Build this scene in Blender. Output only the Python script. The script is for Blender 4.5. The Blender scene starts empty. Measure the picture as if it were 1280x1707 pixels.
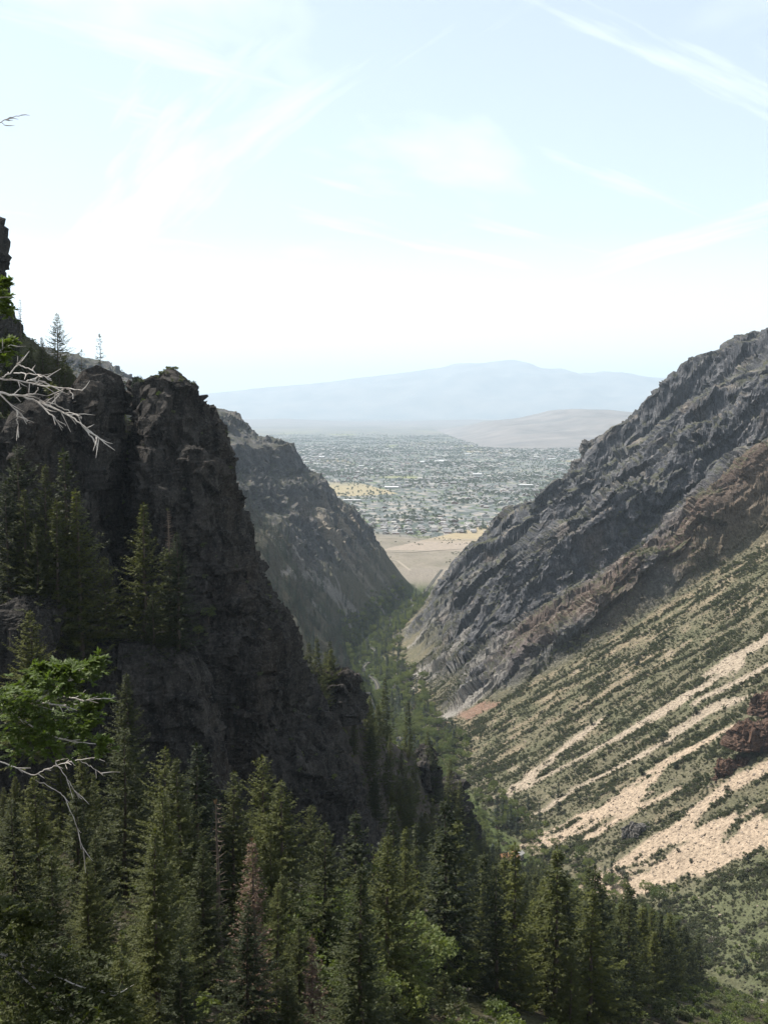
import bpy, math, random
import numpy as np
R = math.radians
rng = np.random.default_rng(7)
random.seed(7)
scene = bpy.context.scene

# ------------------------------------------------------------------ camera
cam_data = bpy.data.cameras.new('camera')
cam = bpy.data.objects.new('camera', cam_data)
scene.collection.objects.link(cam)
cam.location = (0, 0, 0)
cam.rotation_euler = (R(90 - 5.416), 0, 0)
cam_data.sensor_fit = 'VERTICAL'
cam_data.sensor_height = 36.0
cam_data.lens = 36.0 * 1830 / 1707
cam_data.clip_start = 0.1
cam_data.clip_end = 200000
scene.camera = cam

# ------------------------------------------------------------------ light
SUN_EL, SUN_AZ = 55.0, -67.0            # azimuth measured from the view direction (+Y), negative = to the left
sun_data = bpy.data.lights.new('sun', 'SUN')
sun_data.energy = 5.0
sun_data.angle = R(0.53)
sun_data.color = (1.0, 0.95, 0.87)
sun = bpy.data.objects.new('sun', sun_data)
scene.collection.objects.link(sun)
sun.rotation_euler = (R(90 - SUN_EL), 0, R(180 - SUN_AZ))
sun.location = (-300, 250, 600)

world = bpy.data.worlds.new('World')
scene.world = world
world.use_nodes = True
wn, wl = world.node_tree.nodes, world.node_tree.links
wn.clear()
w_out = wn.new('ShaderNodeOutputWorld')
w_bg = wn.new('ShaderNodeBackground')
w_bg.inputs['Strength'].default_value = 0.083
w_sky = wn.new('ShaderNodeTexSky')
w_sky.sky_type = 'NISHITA'
w_sky.sun_disc = False
w_sky.sun_elevation = R(SUN_EL)
w_sky.sun_rotation = R(SUN_AZ)
w_sky.altitude = 1600
w_sky.air_density = 1.0
w_sky.dust_density = 2.0
w_sky.ozone_density = 1.0
# thin cirrus: streaky noise on a flat layer above, lit in proportion to the sky behind it
w_tc = wn.new('ShaderNodeTexCoord')
w_sep = wn.new('ShaderNodeSeparateXYZ'); wl.new(w_tc.outputs['Generated'], w_sep.inputs[0])
def wmath(op, a, b=None, clamp=False):
    n = wn.new('ShaderNodeMath'); n.operation = op; n.use_clamp = clamp
    for i, v in enumerate((a, b)):
        if v is None: continue
        if isinstance(v, (int, float)): n.inputs[i].default_value = v
        else: wl.new(v, n.inputs[i])
    return n.outputs[0]
zc = wmath('ADD', wmath('MAXIMUM', w_sep.outputs['Z'], 0.0), 0.16)
px = wmath('DIVIDE', w_sep.outputs['X'], zc)
py = wmath('DIVIDE', w_sep.outputs['Y'], zc)
w_cmb = wn.new('ShaderNodeCombineXYZ'); wl.new(px, w_cmb.inputs[0]); wl.new(py, w_cmb.inputs[1])
def wnoise(scale, detail, rough, along, sx, sy, dist=0.0, off=0.0):
    # 'along' is the compass direction of the streaks on the cloud layer
    m0 = wn.new('ShaderNodeMapping'); wl.new(w_cmb.outputs[0], m0.inputs['Vector']); m0.inputs['Rotation'].default_value = (0, 0, R(-along))
    m = wn.new('ShaderNodeMapping'); wl.new(m0.outputs[0], m.inputs['Vector'])
    m.inputs['Scale'].default_value = (sx, sy, 1)
    m.inputs['Location'].default_value = (off, off * 0.37, 0)
    n = wn.new('ShaderNodeTexNoise'); wl.new(m.outputs[0], n.inputs['Vector'])
    n.inputs['Scale'].default_value = scale; n.inputs['Detail'].default_value = detail
    n.inputs['Roughness'].default_value = rough; n.inputs['Distortion'].default_value = dist
    return n.outputs['Fac']
def wramp(v, a, b):
    n = wn.new('ShaderNodeMapRange'); n.interpolation_type = 'SMOOTHSTEP'; wl.new(v, n.inputs['Value'])
    n.inputs['From Min'].default_value = a; n.inputs['From Max'].default_value = b
    return n.outputs['Result']
c_broad = wramp(wnoise(0.9, 5, 0.55, 70, 0.7, 1.0, 0.5, 3.1), 0.31, 0.72)
c_streak = wramp(wnoise(1.1, 7, 0.6, 120, 0.35, 1.9, 0.5, 8.3), 0.42, 0.70)
c_streak2 = wramp(wnoise(1.3, 6, 0.6, 37, 0.35, 2.2, 0.4, 1.7), 0.45, 0.72)
c_veil = 0.38
c_low = wmath('MULTIPLY', wramp(w_sep.outputs['Z'], 0.26, 0.03), 0.85)
cl = wmath('MAXIMUM', wmath('MAXIMUM', wmath('MULTIPLY', c_broad, 0.75), c_veil), wmath('MAXIMUM', wmath('MULTIPLY', c_streak, 0.8), wmath('MAXIMUM', c_low, wmath('MULTIPLY', c_streak2, 0.75))), True)
w_bw = wn.new('ShaderNodeRGBToBW'); wl.new(w_sky.outputs[0], w_bw.inputs[0])
w_cl = wn.new('ShaderNodeMix'); w_cl.data_type = 'RGBA'; w_cl.blend_type = 'MULTIPLY'
w_cl.inputs[0].default_value = 1.0
wl.new(wmath('ADD', wmath('MULTIPLY', w_bw.outputs[0], 0.8), 6.2), w_cl.inputs[6]); w_cl.inputs[7].default_value = (0.94, 1.0, 1.01, 1)
w_mix = wn.new('ShaderNodeMix'); w_mix.data_type = 'RGBA'
wl.new(cl, w_mix.inputs[0]); wl.new(w_sky.outputs[0], w_mix.inputs[6]); wl.new(w_cl.outputs[2], w_mix.inputs[7])
wl.new(w_mix.outputs[2], w_bg.inputs['Color'])
wl.new(w_bg.outputs[0], w_out.inputs['Surface'])

vs = scene.view_settings
vs.view_transform = 'Standard'
vs.look = 'None'
vs.gamma = 1.0
vs.use_curve_mapping = False
vs.exposure = 1.03
scene.cycles.max_bounces = 4
scene.cycles.diffuse_bounces = 2
scene.cycles.glossy_bounces = 1
scene.cycles.transmission_bounces = 2
scene.cycles.transparent_max_bounces = 4
scene.cycles.volume_bounces = 0
scene.cycles.use_denoising = True
scene.cycles.sample_clamp_indirect = 4.0
# ------------------------------------------------------------------ noise
_g = np.random.default_rng(11)
_perm = _g.permutation(256).astype(np.int32); _perm = np.concatenate([_perm, _perm])
_grad = _g.normal(size=(256, 3)).astype(np.float32); _grad /= np.linalg.norm(_grad, axis=1, keepdims=True)
_perm = np.concatenate([_perm, _perm])
_gx, _gy, _gz = (np.ascontiguousarray(_grad[:, i]) for i in range(3))
def pn(x, y, z=0.0):
    x = np.asarray(x, np.float32); y = np.asarray(y, np.float32); z = np.asarray(z, np.float32)
    flat = z.ndim == 0
    x, y = np.broadcast_arrays(x, y)
    xi = np.floor(x); yi = np.floor(y); zi = np.floor(z)
    fx = x - xi; fy = y - yi; fz = z - zi
    X = xi.astype(np.int32) & 255; Y = yi.astype(np.int32) & 255; Z = zi.astype(np.int32) & 255
    u = fx * fx * fx * (fx * (fx * 6 - 15) + 10); v = fy * fy * fy * (fy * (fy * 6 - 15) + 10); w = fz * fz * fz * (fz * (fz * 6 - 15) + 10)
    A0 = _perm[X]; A1 = _perm[X + 1]
    B = (_perm[A0 + Y], _perm[A1 + Y], _perm[A0 + Y + 1], _perm[A1 + Y + 1])
    fx1 = fx - 1; fy1 = fy - 1
    def layer(k):
        fzk = fz - k
        r = []
        for q, (dx, dy) in zip(B, ((fx, fy), (fx1, fy), (fx, fy1), (fx1, fy1))):
            h = _perm[q + ((Z + k) & 255)]
            r.append(_gx[h] * dx + _gy[h] * dy + _gz[h] * fzk)
        a = r[0] + (r[1] - r[0]) * u; b = r[2] + (r[3] - r[2]) * u
        return a + (b - a) * v
    l0 = layer(0); l1 = layer(1)
    return (l0 + (l1 - l0) * w) * 1.5
def fbm(x, y, z=0.0, o=4, gain=0.5):
    s = 0; a = 1.0; t = 0
    for i in range(o):
        s = s + a * pn(x, y, z); t += a; a *= gain
        x = x * 2.03 + 17.3; y = y * 2.03 + 9.1; z = z * 2.03 + 4.7
    return s / t
def ridged(x, y, z=0.0, o=4, gain=0.5):
    s = 0; a = 1.0; t = 0
    for i in range(o):
        s = s + a * (1 - 2.2 * np.abs(pn(x, y, z))); t += a; a *= gain
        x = x * 2.07 + 7.3; y = y * 2.07 + 19.1; z = z * 2.07 + 3.7
    return s / t
_rt = _g.random((4096, 8)).astype(np.float32)
def facets(x, y, z, sx, sy, sz, seed=0):
    """blocky relief: every cell of a jittered lattice is one tilted plane, about -1..1"""
    p = [np.asarray(q, np.float32) / s_ for q, s_ in ((x, sx), (y, sy), (z, sz))]
    b = [np.floor(q - 0.5) for q in p]
    best = np.full(p[0].shape, 9e9, np.float32); val = np.zeros(p[0].shape, np.float32)
    for i in (0, 1):
        for j in (0, 1):
            for k in (0, 1):
                c = [b[0] + i, b[1] + j, b[2] + k]
                h = (c[0].astype(np.int64) * 73856093 ^ c[1].astype(np.int64) * 19349663 ^ c[2].astype(np.int64) * 83492791 ^ (seed * 7919)) & 4095
                r = _rt[h]
                d = [p[m] - (c[m] + 0.5 + (r[..., m] - 0.5) * 0.86) for m in range(3)]
                q = d[0] ** 2 + d[1] ** 2 + d[2] ** 2
                v = (r[..., 3] - 0.5) * 1.1 + (r[..., 4] - 0.5) * 1.7 * d[0] + (r[..., 5] - 0.5) * 1.7 * d[1] + (r[..., 6] - 0.5) * 1.7 * d[2]
                m = q < best
                best = np.where(m, q, best); val = np.where(m, v, val)
    return val
def ss(a, b, x):
    t = np.clip((x - a) / (b - a), 0, 1)
    return t * t * (3 - 2 * t)
def smax(a, b, k):
    h = np.clip(0.5 + 0.5 * (a - b) / k, 0, 1)
    return b * (1 - h) + a * h + k * h * (1 - h)

# ------------------------------------------------------------------ the canyon as a height function (metres, camera at the origin)
AX_Y = [0, 300, 436, 508, 592, 654, 727, 892, 1020, 1105, 1243, 1351, 1475, 1644, 1972, 2300]
AX_X = [190, 160, 140, 122, 107, 78, 61, 30, 5, 0, -14, -24, -24, 9, 71, 100]
AX_Z = [-235, -248, -256, -266, -276, -284, -290, -299, -304, -307, -310, -314, -318, -322, -331, -333]
PLAIN = -334.0
def axis_x(y): return np.interp(y, AX_Y, AX_X)
def axis_z(y): return np.interp(y, AX_Y, AX_Z)
PN_D = [0, 12, 40, 100, 200, 350, 600, 1200]
PN_P = [0, 2, 13, 47, 108, 204, 395, 850]
PF_D = [0, 15, 44, 74, 135, 196, 246, 261, 281, 325, 375, 425, 493, 548, 592, 1000]
PF_P = [0, 4, 22, 54, 98, 130, 161, 187, 203, 236, 267, 306, 363, 396, 427, 745]
PL_D = [0, 10, 40, 68, 84, 99, 148, 196, 205, 254, 321, 426, 551, 900]
PL_P = [0, 20, 62, 90, 121, 138, 188, 236, 254, 283, 318, 362, 402, 500]
RIB_Y = [985, 1090, 1150, 1300, 1420, 1490, 1660, 1830, 2100]
RIB_A = [56, 32, 62, 42, 30, 64, 32, 20]
RIB_D = [70, 62, 72, 55, 42, 30, 12, 10]
SPUR = np.array([(-34, 265, 50), (-20, 300, 54), (-7, 340, 57), (13, 400, 54), (29, 440, 36), (47, 495, 6)], float)
def near_slope(x, y):
    yy = np.maximum(y, -30)
    r = np.hypot(x, y)
    n = -1.7 - 12.5 * ss(1.5, 22, r) - 0.42 * yy - 0.30 * np.clip(x, -220, 400)
    # hillside that climbs to the left behind the dark crag
    hill = -2.0 + 0.85 * (-62 - x) - 0.35 * np.abs(y - 262)
    hill = hill - 95 * ss(244, 212, y) - 90 * ss(-62, -34, x)
    hill = np.where(y > 150, np.minimum(hill, 60.0), -999.0)
    # rocky spur running down from the crag
    b = 0 * x
    for i in range(len(SPUR) - 1):
        x0, y0, h0 = SPUR[i]; x1, y1, h1 = SPUR[i + 1]
        dx, dy = x1 - x0, y1 - y0
        t = np.clip(((x - x0) * dx + (y - y0) * dy) / (dx * dx + dy * dy), 0, 1)
        q = np.hypot(x - x0 - t * dx, y - y0 - t * dy)
        side = (x - x0) * dy - (y - y0) * dx
        w = np.where(side > 0, 17.0, 30.0)
        b = np.maximum(b, (h0 + t * (h1 - h0)) * np.exp(-(q / w) ** 2))
    return smax(n + b, hill, 10.0)
def right_wall(x, y):
    d = x - axis_x(y) - 14
    d0 = np.maximum(d, 0)
    near = np.interp(d0, PN_D, PN_P)
    wob = (46 * pn(d0 / 190, y / 260, 3.3) + 13 * pn(d0 / 85, y / 70, 5.1)) * ss(940, 1040, y + 30)
    w = y + wob + 0.10 * (d0 - 200)
    far = np.interp(d0 + 10 * pn(y / 45, d0 / 90, 1.9) * ss(30, 120, d0), PF_D, PF_P) * (1 - ss(1890, 2110, y + 0.15 * d0))
    # towards the near end the rock keeps to the talus line
    far = far * ss(900, 1500, w) + np.interp(d0, PN_D, PN_P) * 1.0 * (1 - ss(900, 1500, w))
    rib = 0 * x
    for k in range(len(RIB_Y) - 1):
        ph = (w - RIB_Y[k]) / (RIB_Y[k + 1] - RIB_Y[k])
        sh = ss(0, 0.17, ph) * (1 - ss(0.13, 1.0, ph))
        am = RIB_A[k] * ss(RIB_D[k], RIB_D[k] + 110, d0 + 30 * pn(y / 60, k * 3.7)) * np.clip(0.75 + 0.7 * pn(d0 / 120, k * 5.3, 2.2) + 0.45 * pn(d0 / 44, k * 3.1, 8.2), 0.12, 1.35)
        rib = np.maximum(rib, sh * am) if k else sh * am
    rib = rib + ss(40, 140, d0) * (9 * ridged(d0 / 330, w / 46, 2.9, 3) + 3 * ridged(d0 / 120, w / 17, 4.9, 2))
    cut = ss(975, 1010, w)
    p = near * (1 - cut) + (far + rib) * cut
    return d, p, cut
def left_wall(x, y):
    d = axis_x(y) - x - 14
    d0 = np.maximum(d, 0)
    wob = 14 * pn(y / 90, d0 / 160, 7.7) * ss(10, 120, d0) + 7 * pn(y / 33, d0 / 60, 4.2) * ss(5, 60, d0)
    p = np.interp(np.maximum(d0 + wob, 0), PL_D, PL_P)
    st = 52.0; qq = p / st + 0.35 * pn(y / 120, d0 / 200, 3.1); fr_ = qq - np.floor(qq)
    p = p + 0.62 * st * (ss(0.30, 0.85, fr_) - fr_) * ss(60, 130, d0)      # cliff bands
    gul = ridged(y / 75, d0 / 260, 6.6, 3)
    p = p + 12 * gul * ss(8, 50, d0) * (1 - 0.6 * ss(110, 200, d0))
    p = p * (1 - ss(1900, 2080, y - 0.12 * d0))
    p = p * (0.30 + 0.70 * ss(500, 1100, y))      # upstream the wall is a plain wooded slope
    return d, p
def base_height(x, y):
    zf = axis_z(y)
    dr, pr, cut = right_wall(x, y)
    dl, pl = left_wall(x, y)
    can = zf + np.where(dr > 0, pr, 0) + np.where(dl > 0, pl, 0)
    n = near_slope(x, y) - 400 * ss(430, 640, y) - 300 * ss(140, 260, x)
    h = smax(can, n, 14.0)
    isn = n > can
    return h, dr, dl, cut, isn
def height(x, y):
    x = np.asarray(x, np.float64); y = np.asarray(y, np.float64)
    h, dr, dl, cut, isn = base_height(x, y)
    rock_r = cut * ss(22, 85, dr)
    rock_l = ss(20, 70, dl) * ss(1000, 1500, y)
    front = 1 - ss(2050, 2250, y)
    h = h + front * (rock_r * (8 * ridged(x / 210, y / 60, 1.1, 4, 0.5) + 5 * fbm(x / 90, y / 42, 6.4, 3))
                     + rock_l * (10 * ridged(x / 70, y / 60, 2.2, 4)))
    soft = (1 - rock_r) * (1 - rock_l) * front
    h = h + soft * (3.2 * fbm(x / 70, y / 70, 3.3, 4) + ss(0, 60, dr) * (1.6 * ridged(x / 120, y / 16, 5.5, 3)))
    return h
# ------------------------------------------------------------------ mesh and material helpers
def tag(o, label=None, cat=None, group=None, kind=None):
    if label: o['label'] = label
    if cat: o['category'] = cat
    if group: o['group'] = group
    if kind: o['kind'] = kind
    return o
def mesh_np(name, verts, faces, mat=None, smooth=True, k=None):
    """verts (n,3), faces (m,k) of equal size"""
    verts = np.ascontiguousarray(verts, np.float32); faces = np.ascontiguousarray(faces, np.int32)
    me = bpy.data.meshes.new(name)
    n, kk = faces.shape
    me.vertices.add(len(verts)); me.vertices.foreach_set('co', verts.ravel())
    me.loops.add(n * kk); me.loops.foreach_set('vertex_index', faces.ravel())
    me.polygons.add(n); me.polygons.foreach_set('loop_start', np.arange(0, n * kk, kk, dtype=np.int32))
    me.update(calc_edges=True)
    if smooth: me.polygons.foreach_set('use_smooth', np.ones(n, bool))
    for m in (mat if isinstance(mat, (list, tuple)) else [mat]):
        if m: me.materials.append(m)
    me.validate()
    return me
def link(name, me, parent=None, loc=(0, 0, 0)):
    o = bpy.data.objects.new(name, me); scene.collection.objects.link(o)
    o.location = loc
    if parent: o.parent = parent
    return o
def empty(name, loc, rz=0.0):
    o = bpy.data.objects.new(name, None); scene.collection.objects.link(o)
    o.location = loc; o.rotation_euler = (0, 0, rz); o.empty_display_size = 0.5
    return o
def grid_faces(nr, nc, wrap=False):
    r = np.arange(nr - 1)[:, None]; c = np.arange(nc if wrap else nc - 1)[None, :]
    c1 = (c + 1) % nc
    a = r * nc + c; b = r * nc + c1; d = (r + 1) * nc + c1; e = (r + 1) * nc + c
    return np.stack([a, b, d, e], -1).reshape(-1, 4)
def set_color(me, col, name='albedo'):
    at = me.attributes.new(name, 'FLOAT_COLOR', 'POINT')
    c = np.ones((len(me.vertices), 4), np.float32); c[:, :3] = col
    at.data.foreach_set('color', c.ravel())

class NT:
    def __init__(self, name):
        self.m = bpy.data.materials.new(name); self.m.use_nodes = True
        self.n, self.l = self.m.node_tree.nodes, self.m.node_tree.links
        self.n.clear(); self.out = self.n.new('ShaderNodeOutputMaterial')
    def put(self, sock, v):
        if isinstance(v, bpy.types.NodeSocket): self.l.new(v, sock)
        elif v is not None: sock.default_value = v
    def math(self, op, a, b=None, clamp=False):
        n = self.n.new('ShaderNodeMath'); n.operation = op; n.use_clamp = clamp
        self.put(n.inputs[0], a); self.put(n.inputs[1], b); return n.outputs[0]
    def coord(self, kind='Object'):
        return self.n.new('ShaderNodeTexCoord').outputs[kind]
    def pos(self): return self.n.new('ShaderNodeNewGeometry').outputs['Position']
    def mapping(self, v, scale=(1, 1, 1), rot=(0, 0, 0)):
        n = self.n.new('ShaderNodeMapping'); self.l.new(v, n.inputs['Vector'])
        n.inputs['Scale'].default_value = scale; n.inputs['Rotation'].default_value = rot; return n.outputs[0]
    def noise(self, v, scale, detail=4, rough=0.55, dist=0.0):
        n = self.n.new('ShaderNodeTexNoise'); self.l.new(v, n.inputs['Vector'])
        n.inputs['Scale'].default_value = scale; n.inputs['Detail'].default_value = detail
        n.inputs['Roughness'].default_value = rough; n.inputs['Distortion'].default_value = dist; return n.outputs['Fac']
    def voro(self, v, scale, feature='F1', out='Distance', rand=1.0):
        n = self.n.new('ShaderNodeTexVoronoi'); self.l.new(v, n.inputs['Vector']); n.feature = feature
        n.inputs['Scale'].default_value = scale; n.inputs['Randomness'].default_value = rand; return n.outputs[out]
    def ramp(self, v, a, b, lo=0.0, hi=1.0):
        n = self.n.new('ShaderNodeMapRange'); self.put(n.inputs['Value'], v)
        n.inputs['From Min'].default_value = a; n.inputs['From Max'].default_value = b
        n.inputs['To Min'].default_value = lo; n.inputs['To Max'].default_value = hi; return n.outputs['Result']
    def mix(self, f, a, b, mode='MIX'):
        n = self.n.new('ShaderNodeMix'); n.data_type = 'RGBA'; n.blend_type = mode
        self.put(n.inputs[0], f); self.put(n.inputs[6], a); self.put(n.inputs[7], b); return n.outputs[2]
    def attr(self, name):
        n = self.n.new('ShaderNodeAttribute'); n.attribute_name = name; return n.outputs['Color']
    def grey(self, v):
        n = self.n.new('ShaderNodeCombineColor')
        for i in range(3): self.put(n.inputs[i], v)
        return n.outputs[0]
    def bump(self, h, strength=1.0, dist=1.0, normal=None):
        n = self.n.new('ShaderNodeBump'); self.put(n.inputs['Height'], h); n.inputs['Strength'].default_value = strength
        n.inputs['Distance'].default_value = dist
        if normal is not None: self.l.new(normal, n.inputs['Normal'])
        return n.outputs[0]
    def bsdf(self, color, rough=0.9, normal=None, spec=0.15):
        b = self.n.new('ShaderNodeBsdfPrincipled')
        self.put(b.inputs['Base Color'], color); self.put(b.inputs['Roughness'], rough)
        b.inputs['Specular IOR Level'].default_value = spec
        if normal is not None: self.l.new(normal, b.inputs['Normal'])
        self.l.new(b.outputs[0], self.out.inputs['Surface']); return b
def rgb(r, g, b): return (r, g, b, 1.0)

# ------------------------------------------------------------------ canyon terrain
# scree runs on the sunny slope: (x, y, width) down the fall line, world metres
SCREE = {
 'warm': [
  [(118, 616, 20), (153, 615, 37), (188, 612, 29), (202, 618, 8)],
  [(122, 600, 18), (163, 598, 33), (211, 585, 36), (260, 578, 30)],
  [(146, 628, 16), (174, 631, 23), (198, 645, 14), (231, 644, 13), (280, 640, 8)],
  [(101, 691, 26), (126, 696, 27), (156, 692, 28), (182, 705, 10)],
  [(131, 671, 9), (160, 676, 11), (186, 672, 4)],
  [(159, 707, 10), (188, 713, 10), (207, 709, 14), (232, 708, 5)],
  [(186, 611, 4), (240, 616, 3)]],
 'pale': [
  [(88, 785, 5), (159, 787, 9), (215, 786, 22), (262, 798, 25), (310, 803, 18)],
  [(131, 749, 4), (167, 744, 10), (195, 742, 9), (228, 746, 7)],
  [(223, 768, 9), (255, 764, 8), (300, 757, 11)],
  [(201, 749, 9), (233, 745, 16), (250, 735, 3)],
  [(85, 790, 11), (107, 796, 19), (150, 828, 14), (170, 833, 5)],
  [(92, 734, 4), (121, 744, 9), (135, 746, 3)],
  [(116, 595, 7), (131, 529, 6), (133, 515, 2)]],
 'grey': [
  [(32, 1010, 6), (62, 1012, 22), (97, 1010, 10), (115, 1008, 3)],
  [(0, 1185, 14), (34, 1205, 26), (69, 1190, 18), (95, 1192, 4)],
  [(79, 1097, 4), (103, 1095, 12), (135, 1097, 4)],
  [(-10, 1141, 14), (13, 1160, 22), (40, 1165, 14), (70, 1162, 3)],
  [(150, 1240, 8), (220, 1250, 16), (300, 1255, 6)],
  [(30, 1335, 6), (80, 1340, 12), (150, 1345, 4)],
  [(10, 1470, 8), (55, 1480, 15), (120, 1478, 4)],
  [(-140, 1335, 8), (-116, 1406, 12), (-78, 1495, 22), (-39, 1557, 16)], [(-109, 1400, 6), (-89, 1467, 12), (-66, 1492, 14)], [(-5, 1797, 8), (15, 1802, 10), (46, 1866, 5)], [(-69, 1555, 6), (-55, 1517, 10), (-47, 1483, 8)], [(-27, 1653, 6), (0, 1692, 8)], [(-107, 1150, 5), (-87, 1300, 14), (-66, 1320, 8)]],
 'red': [[(72, 1000, 12), (86, 990, 26), (100, 982, 12)]],
}
def run_mask(x, y, runs, warp):
    m = np.zeros_like(x)
    for pts in runs:
        for (x0, y0, w0), (x1, y1, w1) in zip(pts[:-1], pts[1:]):
            dx, dy = x1 - x0, y1 - y0
            t = np.clip(((x - x0) * dx + (y - y0) * dy) / (dx * dx + dy * dy), 0, 1)
            q = np.hypot(x - x0 - t * dx, y - y0 - t * dy)
            w = (w0 + t * (w1 - w0)) * 0.40 * (1 + 1.25 * warp)
            m = np.maximum(m, ss(w + 1.5, w - 1.0, q))
    return m

def terrain_masks(x, y, z, slope):
    h, dr, dl, cut, isn = base_height(x, y)
    warp = fbm(x / 16, y / 7, 1.5, 3)
    brk = 1 - 0.9 * ss(0.22, 0.42, fbm(x / 30, y / 8, 12.5, 4))
    warm = run_mask(x, y, SCREE['warm'], warp) * brk; pale = run_mask(x, y, SCREE['pale'], warp) * brk
    grey = run_mask(x, y, SCREE['grey'], warp); red = run_mask(x, y, SCREE['red'], warp)
    streak = fbm(x / 60, y / 5.5, 2.7, 4)              # drawn out down the fall line
    blot = fbm(x / 22, y / 15, 9.1, 4)
    right = ss(4, 22, dr) * (~isn)
    tal = right * (1 - cut * ss(20, 85, dr + 26 * pn(x / 45, y / 38, 2.4) + 40 * ss(1500, 1800, y)))
    # bare ground between the shrubs: more of it on the upper, farther talus
    bare = ss(0.05, 0.40, 0.75 * streak + 0.7 * blot - 0.16 + 0.24 * ss(760, 900, y) - 0.55 * ss(590, 545, y)) * tal
    scree = np.maximum(warm, pale)
    return dict(dr=dr, dl=dl, cut=cut, isn=isn, warm=warm, pale=pale, grey=grey, red=red, right=right, tal=tal, bare=bare,
                scree=np.maximum(np.maximum(scree, grey), red), streak=streak, blot=blot)

def lerp(a, b, t): return a + (np.asarray(b, np.float32) - a) * t[:, None]

az_f = np.arange(-20.4, 20.41, 0.054)
az = np.concatenate([np.linspace(-60, -21.5, 40), az_f, np.linspace(21.5, 60, 40)])
az = np.radians(az)
def steps(a, b, s): return np.exp(np.arange(math.log(a), math.log(b), s))
rad = np.concatenate([steps(1.2, 60, 0.05), steps(60, 330, 0.013), steps(330, 960, 0.0050), steps(960, 1980, 0.0017), steps(1980, 2600, 0.02), [2600.0]])
AZ, RD = np.meshgrid(az, rad)
# put the rows where the ground is steep: every bearing gets its vertices by arc length
i0 = int(np.searchsorted(rad, 330)); i1 = int(np.searchsorted(rad, 1980))
hz_ = height(np.sin(AZ[i0:i1:2]) * RD[i0:i1:2], np.cos(AZ[i0:i1:2]) * RD[i0:i1:2]); rz_ = RD[i0:i1:2]
wgt = 0.22 * np.diff(rz_, axis=0) / rz_[1:] + np.abs(np.diff(hz_, axis=0)) / rz_[1:]
ker = np.ones(13) / 13
wgt = np.stack([np.convolve(np.pad(q, 6, mode='edge'), ker, 'valid') for q in wgt])
wgt = np.stack([np.convolve(np.pad(q, 3, mode='edge'), np.ones(7) / 7, 'valid') for q in wgt.T]).T
cum = np.vstack([np.zeros((1, len(az))), np.cumsum(wgt, 0)]); cum /= cum[-1:]
for j in range(len(az)):
    RD[i0:i1, j] = np.interp(np.linspace(0, 1, i1 - i0), cum[:, j], rz_[:, j])
gx = (np.sin(AZ) * RD); gy = (np.cos(AZ) * RD)
gz = height(gx, gy)
gz = np.where(RD > 2250, np.minimum(gz, PLAIN - 1.5 * ss(2250, 2600, RD)), gz)
P = np.stack([gx, gy, gz], -1)
du = np.gradient(P, axis=1); dv = np.gradient(P, axis=0)
nrm = np.cross(du, dv); nrm /= np.linalg.norm(nrm, axis=-1, keepdims=True) + 1e-9
slope = 1 - np.abs(nrm[..., 2])
# craggy relief pushed out along the normal, so steep faces break up too
cutm = right_wall(gx, gy); rockr = (cutm[2] * ss(20, 85, cutm[0] + 26 * pn(gx / 45, gy / 38, 2.4) + 40 * ss(1500, 1800, gy))).astype(np.float32)
rockl = (ss(25, 80, left_wall(gx, gy)[0]) * ss(1100, 1500, gy)).astype(np.float32)
rk = np.maximum(rockr, 0.85 * rockl) * ss(0.06, 0.24, slope) * (1 - ss(2000, 2200, RD))
fx, fy, fz = P[..., 0], P[..., 1], P[..., 2]
disp = np.zeros_like(fx); kk = rk > 0.02
qx, qy, qz = fx[kk], fy[kk], fz[kk]
wq = 6 * pn(qx / 30, qy / 30, qz / 30)
disp[kk] = (9.0 * facets(qx + wq, qy - wq, qz - 0.7 * qx, 95, 26, 46, 1) + 4.6 * facets(qx - wq, qy, qz + wq - 0.7 * qx, 34, 11, 17, 2) + 2.0 * facets(qx, qy, qz - 0.6 * qx, 11, 5, 7, 3) + 1.3 * facets(qx, qy, qz, 16, 9, 4.5, 4) + 0.9 * fbm(qx / 6, qy / 6, qz / 7, 2))
P = P + nrm * (disp * rk)[..., None]
du = np.gradient(P, axis=1); dv = np.gradient(P, axis=0)
nrm = np.cross(du, dv); nrm /= np.linalg.norm(nrm, axis=-1, keepdims=True) + 1e-9
V = P.reshape(-1, 3); sl = (1 - np.abs(nrm[..., 2])).ravel()
x, y, z = V[:, 0].astype(np.float64), V[:, 1].astype(np.float64), V[:, 2]
M = terrain_masks(x, y, z, sl)
n1 = fbm(x / 9, y / 9, z / 9, 3); n2 = fbm(x / 45, y / 45, z / 45, 3); n3 = pn(x / 2.4, y / 2.4, z / 2.4)
col = np.empty((len(V), 3), np.float32); col[:] = (0.122, 0.112, 0.072)
col = lerp(col, (0.098, 0.098, 0.058), ss(-0.1, 0.4, n2) * M['tal'])
col = lerp(col, (0.088, 0.098, 0.050), 0.8 * M['tal'] * ss(590, 545, y))
col = lerp(col, (0.225, 0.180, 0.122), M['bare'] * (0.55 + 0.45 * ss(-0.4, 0.4, n1)))
col = lerp(col, (0.30, 0.25, 0.185), M['tal'] * ss(0.35, 0.6, M['blot'] + 0.25 * n1) * ss(700, 800, y) * 0.8)
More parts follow.
